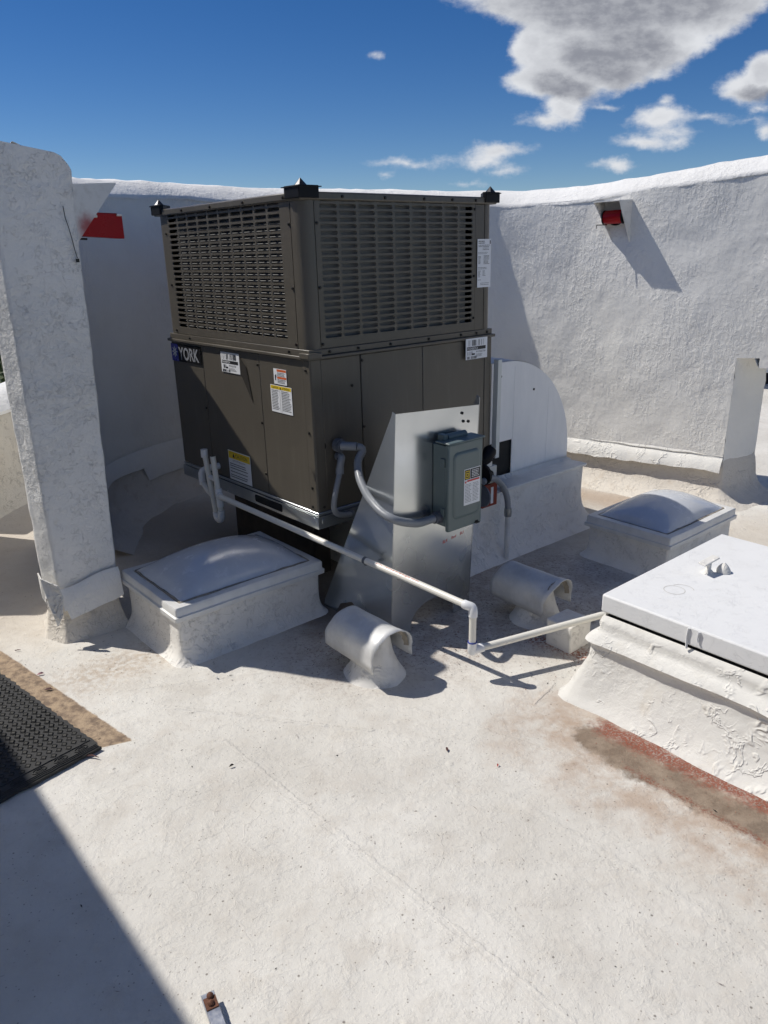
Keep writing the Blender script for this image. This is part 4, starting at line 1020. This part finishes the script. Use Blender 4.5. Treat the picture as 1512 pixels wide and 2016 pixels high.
# ================================================================== skylights
def skylight(x, y, w_, l_, zt, label, dome_h, seed, flare=.07):
    T = thing('skylight', label, 'skylight', wl(x, y, 0), YAW, 'domed roof skylights')
    obj('curb', flared(.012, w_-.012, .012, l_-.012, zt-.03, flare, 7, seed=seed, amp=.007), m_curb, T, smooth=60)
    mb = MB()  # two-step metal frame
    mb.box(-.006, w_+.006, -.006, .045, zt-.052, zt-.034); mb.box(-.006, w_+.006, l_-.045, l_+.006, zt-.052, zt-.034); mb.box(-.006, .045, -.006, l_+.006, zt-.052, zt-.034); mb.box(w_-.045, w_+.006, -.006, l_+.006, zt-.052, zt-.034)
    fr = []
    for (a, e_, z) in ((.0, -.001, zt-.050), (.0, .0, zt-.006), (.004, 0, zt), (.036, 0, zt+.001), (.040, 0, zt-.006)):
        fr.append(ringpoly([(a, a), (w_-a, a), (w_-a, l_-a), (a, l_-a)], 16, .008))
        fr[-1] = [(q.x+.002*nz((q.x, q.y, z), 6, seed), q.y+.002*nz((q.x, q.y, z), 6, seed+2), z+.003*nz((q.x, q.y, 0), 4, seed)) for q in fr[-1]]
    mb = MB(); mb.grid(fr, True); obj('frame', mb, m_rim, T, smooth=40)
    lip = []
    for (a, z) in ((-.006, zt-.056), (-.007, zt-.038), (.001, zt-.034)):
        rg_ = ringpoly([(a, a), (w_-a, a), (w_-a, l_-a), (a, l_-a)], 16, .008); lip.append([(q.x, q.y, z+.002*nz((q.x, q.y, 0), 5, seed)) for q in rg_])
    mb = MB(); mb.grid(lip, True); obj('frame_lip', mb, m_rim, T, smooth=40)
    gk = []
    for (a, z) in ((.037, zt-.002), (.039, zt+.003), (.045, zt+.0035), (.049, zt-.002)):
        rg_ = ringpoly([(a, a), (w_-a, a), (w_-a, l_-a), (a, l_-a)], 24, .012); gk.append([(q.x+.006*nz((q.x, q.y, 0), 22, seed), q.y+.006*nz((q.x, q.y, 1), 22, seed), z+.003*nz((q.x, q.y, 0), 15, seed)) for q in rg_])
    mb = MB(); mb.grid(gk, True); obj('sealant_bead', mb, m_gasket, T, smooth=60)
    rows = []; n_ = 34
    for i in range(n_+1):
        row = []
        for j in range(n_+1):
            u_, v_ = i/n_*2-1, j/n_*2-1
            h_ = ((1-u_*u_)*(1-v_*v_))**.62
            row.append((w_/2+u_*(w_/2-.046), l_/2+v_*(l_/2-.046), zt+.002+dome_h*h_))
        rows.append(row)
    mb = MB(); mb.grid(rows); obj('dome', mb, m_dome, T, smooth=80)
    return T
skylight(-.700, -.012, .695, .51, .25, 'domed skylight on white curb beside the pillar, in front of the unit at left', .098, 1)
skylight(1.385, -.868, .645, .47, .22, 'domed skylight on white curb at the right, between the wall and the hatch', .092, 9, .08)

# ================================================================== roof hatch
Hh = thing('roof_hatch', 'large white painted roof hatch with flat lid and sloped membrane base, right edge', 'hatch', wl(.322, -1.200, 0), YAW)
lw_, ll_ = .842, 1.25
obj('lid', MB().box(0, lw_, -ll_, 0, .335, .400), m_hatchp, Hh, bevel=.006)
obj('lid_shadow_gap', MB().box(.02, lw_-.02, -ll_+.02, -.02, .30, .335), m_unitd, Hh)
cb_ = MB(); rows = []
profh = [(.000, .318), (.004, .322), (.012, .312), (.020, .292), (.014, .274), (.024, .258), (.040, .244), (.050, .228), (.034, .216), (.030, .20), (.036, .16), (.048, .11), (.062, .07), (.080, .032), (.098, .012), (.116, -.003), (.124, -.02)]
for (e, z) in profh:
    e2 = e*1.0
    ring = ringpoly([(-e2+.012, -ll_-e2), (lw_+e2, -ll_-e2), (lw_+e2, e2-.012), (-e2+.012, e2-.012)], 46, .016+e*.8); out = []
    for q in ring:
        v_ = Vector((q.x-lw_/2, q.y+ll_/2)).normalized(); k = (.011*fb((q.x, q.y, z*3), 3.4, 5)+.004*nz((q.x, q.y, z*6), 16))*min(1, e*24)
        cd_ = math.exp(-(((q.x+e2)**2+(q.y-e2)**2)/.012))*.035*(1-z/.32 if z > 0 else 1)   # swollen front corner
        out.append((q.x+v_.x*(k)-cd_, q.y+v_.y*k+cd_*.6, z+.007*fb((q.x, q.y, 0), 4, 2)*min(1, e*30)*(1 if z > .02 else 0)))
    rows.append(out)
cb_.grid(rows, True); obj('membrane_base', cb_, m_skim, Hh, smooth=70)
# drips of coating down the edge
for (y, x, l2) in ((-.32, -.003, .07), (-.355, -.004, .035)):
    mb = MB(); mb.tube([(x, y, .395), (x-.001, y+.003, .37), (x-.001, y, .395-l2)], [.004, .0028, .004], 6); obj('paint_drip', mb, m_hatchp, Hh, smooth=60)
# scratched ring marks on the lid
mb = MB()
for (cx, cy, rx) in ((.208, -.150, .036), (.232, -.165, .040)):
    a0, a1 = (0, 2*PI) if rx < .038 else (-1.0, 1.3)
    n_ = 40; ro = [(cx+rx*math.cos(a0+(a1-a0)*k/n_), cy+rx*math.sin(a0+(a1-a0)*k/n_), .4006) for k in range(n_+1)]; ri = [(cx+(rx-.0025)*math.cos(a0+(a1-a0)*k/n_), cy+(rx-.0025)*math.sin(a0+(a1-a0)*k/n_), .4006) for k in range(n_+1)]
    mb.grid([ro, ri])
obj('ring_marks', mb, simple('ring_stain', (.55, .54, .50), .8), Hh)
# knob and lump left on the lid, thickly painted over
kx, ky = .43, -.155
mb = MB(); mb.tube([(kx, ky, .398), (kx, ky, .405), (kx, ky, .415), (kx+.002, ky, .44)], [.028, .018, .010, .009], 12); o = obj('handle_stem', mb, m_skim, Hh, smooth=60)
mb = MB(); mb.prism([(kx-.050, ky-.012, .440), (kx+.040, ky-.020, .448), (kx+.045, ky+.010, .450), (kx-.042, ky+.020, .442)], (0, 0, .006)); obj('handle_plate', mb, m_skim, Hh, bevel=.003)
mb = MB(); rows = []
for j in range(9):
    t = j/8; rr_ = .026*math.cos(t*PI/2)**.7*(1 if j < 8 else .05)
    rows.append([(kx+.045+rr_*math.cos(a)*(1+.25*nz((math.cos(a), t, 2), 2)), ky-.035+rr_*math.sin(a)*(1+.3*nz((math.sin(a), t, 5), 2)), .399+.038*t) for a in [2*PI*k/12 for k in range(12)]])
mb.grid(rows, True); obj('paint_lump', mb, m_skim, Hh, smooth=60)

# ================================================================== vent hoods
def hood(x, y, label, seed, Lh=.295, rad=.093, zc=.124, dent=0.0, drop=.040):
    T = thing('vent_hood', label, 'roof vent', wl(x, y, 0), YAW, 'half-round roof vent hoods')
    rows = []; cy = -.045
    for j in range(14):                   # collar: lumpy coated cone
        t = j/13; z = .182*(1-t)-.012*t; rr_ = .052+.036*t+.034*t**4
        rows.append([(math.cos(a)*rr_*(1+.10*nz((math.cos(a), math.sin(a), t), 1.5, seed)), cy+math.sin(a)*rr_*1.15*(1+.10*nz((math.cos(a), math.sin(a), t), 1.7, seed+3)), z) for a in [2*PI*k/32 for k in range(32)]])
    mb = MB(); mb.grid(rows, True); obj('collar', mb, m_curb, T, smooth=60)
    rows = []; yb_, yf_ = Lh*.5, -Lh*.5   # barrel: half pipe with skirts, mouth towards -y
    for i in range(21):
        t = i/20; yy_ = yb_+(yf_-yb_)*t; line = []
        cl = .62+.38*min(1, t/.10)**.5
        prof_ = [(1, -drop*(.7+.3*t)), (1, -drop*.4)]+[(math.cos(a), math.sin(a)) for a in [PI*k/22 for k in range(23)]]+[(-1, -drop*.45), (-1, -drop*(1.0+.25*t))]
        for k, (cx_, cz_) in enumerate(prof_):
            e = 1+.05*nz((cx_*1.4, t*2.2, cz_*1.4), 1.0, seed)
            if dent: e += dent*math.exp(-((k-17)**2/14+(t-.95)**2/.012))
            fl2 = 1+.05*max(0, (t-.8)/.2)**2
            z_ = zc+(cz_*rad*cl*e*fl2 if cz_ > 0 else cz_)
            x_ = cx_*rad*(.9+.1*cl)*e*fl2*(1 if cz_ > 0 else 1.0+.3*abs(cz_))
            yyy = yy_
            if t > .99: yyy = yy_-.022*max(0, cz_)+.008*nz((k*.35, 0, 0), 3, seed)
            line.append((x_, yyy, z_))
        rows.append(line)
    mb = MB(); mb.grid(rows); o = obj('barrel', mb, m_hood, T, smooth=60); md = o.modifiers.new('thick', 'SOLIDIFY'); md.thickness = .003
    mb = MB(); mb.add(rows[0], [tuple(range(len(rows[0])))]); obj('back_plate', mb, m_hood, T)
    mb = MB(); rws = []
    for k in range(25):
        a = PI*k/24; rws.append([(math.cos(a)*(rad-.005+.004*nz((a, 1, 1), 4, seed)), yf_+.004+.006*nz((a, 2, 2), 5, seed), zc+math.sin(a)*(rad-.004)), (math.cos(a)*(rad-.016+.006*nz((a, 4, 1), 9, seed)), yf_+.02, zc+math.sin(a)*(rad-.015+.006*nz((a, 4, 1), 9, seed)))])
    mb.grid(rws); obj('mouth_sealant', mb, m_gasket, T, smooth=60)
    obj('throat', MB().tube([(0, cy, .175), (0, cy, .187)], .034, 18), m_unitd, T)
    return T
hood(-.165, -.505, 'half-round silver vent hood nearest the camera, between skylight and drain elbow', 2)
hood(.640, -.640, 'half-round silver vent hood with ragged mouth, right of the metal stand', 8, dent=-.12)

# ================================================================== wall lamps
WL = thing('wall_lamp', 'red lamp under an angular white hood on the right-hand wall', 'wall lamp', group='red hooded wall lamps')
ic = near((1.52, 4.90)); nn = nrm(ic); tg = Vector((-nn.y, nn.x, 0))   # tg points to image right
c0 = path[ic]+Vector((0, 0, 0)); 
def WP(s_, o_, z): p = c0+tg*s_+nn*o_; return Vector((p.x, p.y, z))
zt_ = 1.762; wd = .155
fa, fb2 = WP(-wd-.012, .142, zt_+.0), WP(-.004, .142, zt_+.004)
ba, bb = WP(-wd-.01, .0, zt_+.006), WP(.022, .0, zt_+.010)
la, lb = WP(-wd+.055, .0, zt_-.215), WP(.022, .0, zt_-.235)
mb = MB().add([fa, fb2, bb, ba], [(0, 1, 2, 3)]); o = obj('hood_top', mb, m_cap, WL); o.modifiers.new('t', 'SOLIDIFY').thickness = .005
mb = MB().add([fb2, bb, lb], [(0, 1, 2)]); o = obj('hood_side', mb, m_curb, WL); o.modifiers.new('t', 'SOLIDIFY').thickness = .005
mb = MB().add([fa, ba, la], [(0, 1, 2)]); o = obj('hood_side', mb, m_curb, WL); o.modifiers.new('t', 'SOLIDIFY').thickness = .005
pl_ = MB().add([WP(-wd, .004, zt_-.01), WP(0, .004, zt_-.01), WP(.0, .004, zt_-.20), WP(-wd+.05, .004, zt_-.20)], [(0, 1, 2, 3)]); obj('back_plate', pl_, m_curb, WL)
obj('socket', MB().tube([WP(-.07, .0, zt_-.095), WP(-.07, .035, zt_-.095)], .040, 14), m_black, WL, smooth=40)
mb = MB(); mb.tube([WP(-.128, .052, zt_-.088), WP(-.120, .052, zt_-.088), WP(-.022, .052, zt_-.084), WP(-.014, .052, zt_-.084)], [.033, .039, .039, .033], 20); obj('red_lens', mb, m_lens, WL, smooth=40)
mb = MB(); mb.tube([WP(-.131, .052, zt_-.088), WP(-.126, .052, zt_-.088)], .041, 20); obj('lens_ring', mb, m_spike, WL, smooth=40)
mb = MB(); mb.tube([WP(-.012, .052, zt_-.084), WP(-.006, .052, zt_-.084)], .041, 20); obj('lens_ring', mb, m_black, WL, smooth=40)
mb = MB(); mb.tube([WP(-.10, .07, zt_-.130), WP(-.155, .10, zt_-.130)], .003, 6); mb.tube([WP(-.153, .10, zt_-.130), WP(-.155, .101, zt_-.150)], .0022, 6); obj('loose_wire', mb, m_screw, WL)

W2 = thing('wall_lamp', 'red lamp behind a triangular white hood on the left pillar', 'wall lamp', group='red hooded wall lamps')
# hood hangs off the inner side of the pillar; camera sees its triangular cheek and the red lens beyond
def WQ(x, y, z): return Vector(wl(x, y, z))
px0 = -.722
A = [WQ(px0-.02, .515, 1.768), WQ(px0+.255, .60, 1.789), WQ(px0+.02, .515, 1.545)]
def cheek(n, b):
    p = pos(n); e_ = WQ(px0+.105, .545, 1.628)
    d = n.vec('LENGTH', n.vec('SUBTRACT', p, tuple(e_)).outputs[0]).outputs['Value']
    d = n.math('ADD', d, n.math('MULTIPLY', n.math('SUBTRACT', n.noise(p, 40, 4), .5), .03))
    c = n.mix(n.ramp(n.noise(p, 30, 5), .45, .7), (.78, .765, .72), (.68, .66, .61))
    setin(n, b, Base_Color=n.mix(n.ramp(d, .012, .070, .85, 0), c, (.36, .02, .02)), Roughness=.7, Normal=n.bump(n.noise(p, 30, 4), .3, .003))
mb = MB().add(A, [(0, 1, 2)]); o = obj('hood_side', mb, mat('oversprayed_hood_paint', cheek), W2); o.modifiers.new('t', 'SOLIDIFY').thickness = .005
mb = MB().add([A[0], A[1], WQ(px0+.25, .78, 1.789), WQ(px0-.02, .78, 1.768)], [(0, 1, 2, 3)]); o = obj('hood_top', mb, m_cap, W2); o.modifiers.new('t', 'SOLIDIFY').thickness = .005
mb = MB().add([WQ(px0+.25, .78, 1.789), WQ(px0-.01, .78, 1.768), WQ(px0+.02, .78, 1.55)], [(0, 1, 2)]); o = obj('hood_side', mb, m_cap, W2); o.modifiers.new('t', 'SOLIDIFY').thickness = .005
mb = MB(); mb.prism([WQ(px0+.02, .622, 1.604), WQ(px0+.275, .625, 1.588), WQ(px0+.275, .625, 1.683), WQ(px0+.02, .622, 1.690)], (WQ(0, .06, 0)-WQ(0, 0, 0))); obj('red_lens', mb, m_lens, W2, bevel=.003)
mb = MB(); mb.tube([WQ(px0+.02, .62, 1.592), WQ(px0+.12, .62, 1.588)], .004, 6); obj('lens_bracket', mb, m_screw, W2)
for (a_, z_) in ((.10, 1.672), (.20, 1.678)): obj('paint_chip', MB().tube([WQ(px0+a_+.05, .618, z_), WQ(px0+a_+.07, .618, z_)], .006, 6), m_cap, W2, smooth=60)
# crack line on pillar
mb = MB(); cr = [(.122, 1.700), (.124, 1.660), (.131, 1.628), (.137, 1.590), (.141, 1.555), (.147, 1.520)]
for (a, b) in zip(cr, cr[1:]): mb.add([(a[0]-.0016, -.0135, a[1]), (a[0]+.0016, -.0135, a[1]), (b[0]+.0016, -.0135, b[1]), (b[0]-.0016, -.0135, b[1])], [(0, 1, 2, 3)])
mb.box(.142, .152, -.018, -.008, 1.505, 1.518)
obj('crack', mb, m_screw, pil)

# ================================================================== door mat, strap, litter
mt_ = thing('door_mat', 'black rubber door mat with diamond pattern and worn border at the left edge', 'door mat', (0, 0, 0))
# frame of the mat: corner at (-.935,2.109); edges towards (-1.513,2.613) and (-1.166,1.873)+
C0 = Vector((-.940, 2.105, 0)); e1 = (Vector((-1.545, 2.625, 0))-C0); Lm = e1.length*1.25; e1.normalize(); e2 = Vector((-e1.y, e1.x, 0)); 
if e2.dot(Vector((-1, -.6, 0))) < 0: e2 = -e2
Wm = .52
Mm = Matrix((e1, e2, Vector((0, 0, 1)))).transposed().to_4x4(); Mm.translation = C0+Vector((0, 0, .004))
mb = MB(); n1_, n2_ = 70, 46; rows = []
for j in range(n2_+1):
    row = []
    for i in range(n1_+1):
        x = Lm*i/n1_; y = Wm*j/n2_
        if j == 0: y += .007*nz((x*30, 0, 0), 1)+.003*math.sin(x*160)
        if i == 0: x += .004*nz((0, y*20, 0), 1)
        row.append((x, y, .010+.002*nz((x, y, 0), 5)))
    rows.append(row)
mb.grid(rows)
sk_ = [rows[0][i] for i in range(n1_+1)]; mb.grid([sk_, [(p[0], p[1], 0) for p in sk_]])
sk_ = [r_2[0] for r_2 in rows]; mb.grid([sk_, [(p[0], p[1], 0) for p in sk_]])
obj('mat_base', mb, m_rubber, mt_, smooth=50, M=Mm)
mb = MB(); pd = MB(); stp = .030
nx_, ny_ = int((Lm-.10)/stp), int((Wm-.03)/stp)
for i in range(nx_):
    for j in range(ny_):
        cx, cy = .075+i*stp+(stp/2 if j % 2 else 0), .022+j*stp*.86
        if cx > Lm-.02 or cy > Wm-.02: continue
        a = [(cx-.0135, cy, .011), (cx, cy-.0115, .011), (cx+.0135, cy, .011), (cx, cy+.0115, .011)]; b = [(cx+(p[0]-cx)*.72, cy+(p[1]-cy)*.72, .0145) for p in a]; d_ = [(cx+(p[0]-cx)*.60, cy+(p[1]-cy)*.60, .0118) for p in a]; pd.add([(cx+(p[0]-cx)*.66, cy+(p[1]-cy)*.66, .0128) for p in a], [(0, 1, 2, 3)])
        mb.add(a+b+d_, [(0, 1, 5, 4), (1, 2, 6, 5), (2, 3, 7, 6), (3, 0, 4, 7), (4, 5, 9, 8), (5, 6, 10, 9), (6, 7, 11, 10), (7, 4, 8, 11), (8, 9, 10, 11)])
obj('diamond_studs', mb, m_rubber, mt_, M=Mm, kind='stuff')
mb = MB()
for x in (.006, .014, .022, .058): mb.tube([(x+.003*nz((x, y*.02, 0), 40), .008+y*.02, .012) for y in range(25)], .0022, 5)
for k in range(7):
    cy = .05+k*.07; mb.tube([(.040+.011*math.cos(a), cy+.022*math.sin(a), .012) for a in [2*PI*t/14 for t in range(15)]], .0018, 5); mb.tube([(.040+.005*math.cos(a), cy+.011*math.sin(a), .012) for a in [2*PI*t/12 for t in range(13)]], .0018, 5)
obj('dusty_pads', pd, simple('dusty_rubber', (.050, .048, .042), .8, 0, .3, 40), mt_, M=Mm, kind='stuff')
obj('border_relief', mb, m_rubber, mt_, smooth=60, M=Mm, kind='stuff')

sp_ = thing('metal_strap', 'silver metal strap end with two rusty bolts at the bottom edge', 'strap', (-.398, 1.205, .0), R(-62))
obj('strap', MB().box(-.012, .30, -.019, .019, .030, .034), m_silv, sp_, bevel=.001)
obj('strap_edge', MB().box(-.012, .30, -.021, -.0195, .018, .036), m_silv, sp_)
obj('rusty_plate', MB().box(.004, .042, -.0185, .0185, .0342, .037), m_rust, sp_, bevel=.001)
for x, y in ((.004, .003), (.026, -.001)):
    mb = MB(); mb.tube([(x, y, .034), (x, y, .040), (x, y, .045), (x, y, .048)], [.010, .0105, .007, .001], 12); obj('bolt', mb, m_rust, sp_, smooth=40)
sp_.scale = (.8, .72, .8)
obj('leg_under', MB().box(.02, .30, -.008, .008, -.002, .030), m_silv, sp_)

def leaf(name, label, cat, x, y, s_, rz, mt, pts=None, h=.004):
    mb = MB(); P_ = pts or [(-1, 0, 0), (-.4, .35, .4), (.4, .3, .6), (1, 0, .1), (.3, -.35, .5), (-.5, -.3, .2)]
    mb.add([(a*s_, b*s_, .003+c*h) for a, b, c in P_], [tuple(range(len(P_)))])
    o = obj(name, mb, mt); o.location = (x, y, .003); o.rotation_euler = (0, 0, rz); o.modifiers.new('t', 'SOLIDIFY').thickness = .0008
    return tag(o, label, cat)
def G2(px, py):                           # spot on the roof for a piece of litter
    d = fw*1500+rt*(px-756)+up*(1008-py); t = -CAMH/d.z; return d.x*t, d.y*t
x, y = G2(80, 1330); leaf('dry_petal', 'pinkish curled petal on the roof beside the door mat', 'petal', x, y, .014, .5, m_pink, h=.012)
x, y = G2(96, 1360); leaf('dry_leaf', 'crumpled dark dead leaf on the brown stain beside the mat', 'leaf', x, y, .016, .2, m_leaf, h=.008)
x, y = G2(456, 1511); leaf('paper_scrap', 'small dark folded scrap lying in the open left foreground', 'litter', x, y, .009, .6, m_screw, h=.010)
x, y = G2(880, 1478); leaf('leaf_crumb', 'dark crumbled leaf in the middle of the open roof', 'leaf', x, y, .011, 1.6, m_leaf, h=.006)
x, y = G2(980, 1510); leaf('red_chip', 'red chip of grit alone on the open roof, left of the puddle stain', 'chip', x, y, .006, 1.2, m_red, h=.010)
x, y = G2(427, 1337); leaf('small_leaf', 'small grey curled leaf below the left skylight', 'leaf', x, y, .008, -1.0, m_cond, h=.010)
x, y = G2(1385, 1750); 
tw = MB().tube([(0, 0, .004), (.02, .003, .006), (.045, -.002, .004)], [.0025, .0028, .001], 6); o = obj('twig', tw, m_leaf, smooth=60); x, y = G2(170, 1492); o.location = (x, y, .004); o.rotation_euler = (0, 0, -.15); tag(o, 'short dark twig lying at the lower corner of the door mat', 'twig')
tw = MB().tube([(0, 0, .004), (.012, .001, .005), (.022, 0, .004)], [.002, .0022, .001], 6); o = obj('twig', tw, m_leaf, smooth=60); x, y = G2(30, 1284); o.location = (x, y, .004); o.rotation_euler = (0, 0, .2); tag(o, 'tiny dark twig near the upper end of the brown stain', 'twig')
# fine litter nobody could count
def litter(name, n_, zones, mt, smin, smax, long=1.0):
    mb = MB(); r2 = random.Random(hash(name) % 1000 if False else len(name))
    for k in range(n_):
        cx, cy, sx, sy = zones[r2.randrange(len(zones))]; x, y = cx+r2.gauss(0, 1)*sx, cy+r2.gauss(0, 1)*sy
        if y < .8: continue
        s_ = r2.uniform(smin, smax); a = r2.random()*2*PI; c_, d_ = math.cos(a), math.sin(a); z = .004*fb((x, y, 0), 1.3)+.0015
        s_ *= .5+.5*r2.random()**2; l_ = s_*long*r2.uniform(.6, 1.6); w2 = s_*r2.uniform(.3, .7); z2 = z+s_*r2.uniform(.2, .9)
        mb.add([(x-c_*l_, y-d_*l_, z), (x+d_*w2, y-c_*w2, z2), (x+c_*l_, y+d_*l_, z+.001), (x-d_*w2, y+c_*w2, z+.0005)], [(0, 1, 2), (0, 2, 3), (0, 3, 1), (1, 3, 2)])
    o = obj(name, mb, mt, kind='stuff'); return o
cl1 = [(.1, 2.85, .25, .16), (.55, 3.05, .25, .18), (.75, 3.25, .2, .15), (-.15, 2.75, .12, .1), (.3, 2.75, .2, .12), (.75, 2.65, .12, .1)]
o = litter('red_grit', 2200, cl1, simple('red_grit_bits', (.20, .06, .04), .9), .0012, .0032, 1.3); tag(o, 'scattered red brown grit around the metal stand and vents', 'grit')
o = litter('leaf_litter', 2300, cl1+cl1+cl1+[(-.2, 2.7, .2, .1), (-1.0, 2.65, .2, .12), (-.3, 3.9, .4, .3), (.1, 1.7, .8, .6), (-.8, 2.4, .3, .3)], m_screw, .0008, .0036, 1.8); tag(o, 'fine dark leaf crumbs scattered over the white roof', 'litter')
o = litter('pine_needles', 320, [(.1, 1.6, .8, .5), (-.3, 2.0, .6, .5), (.7, 1.5, .5, .4), (-1.0, 1.4, .3, .4)], m_leaf, .0008, .0012, 7); tag(o, 'thin dry needles strewn across the foreground roof', 'litter')
o = litter('puddle_grit', 900, [(1.0, 1.80, .22, .20), (.85, 2.02, .1, .1), (1.15, 1.66, .12, .12)], simple('brick_red_granules', (.30, .10, .06), .9), .001, .0024, 1.2); tag(o, 'brick red granules in the silt along the hatch base', 'grit')
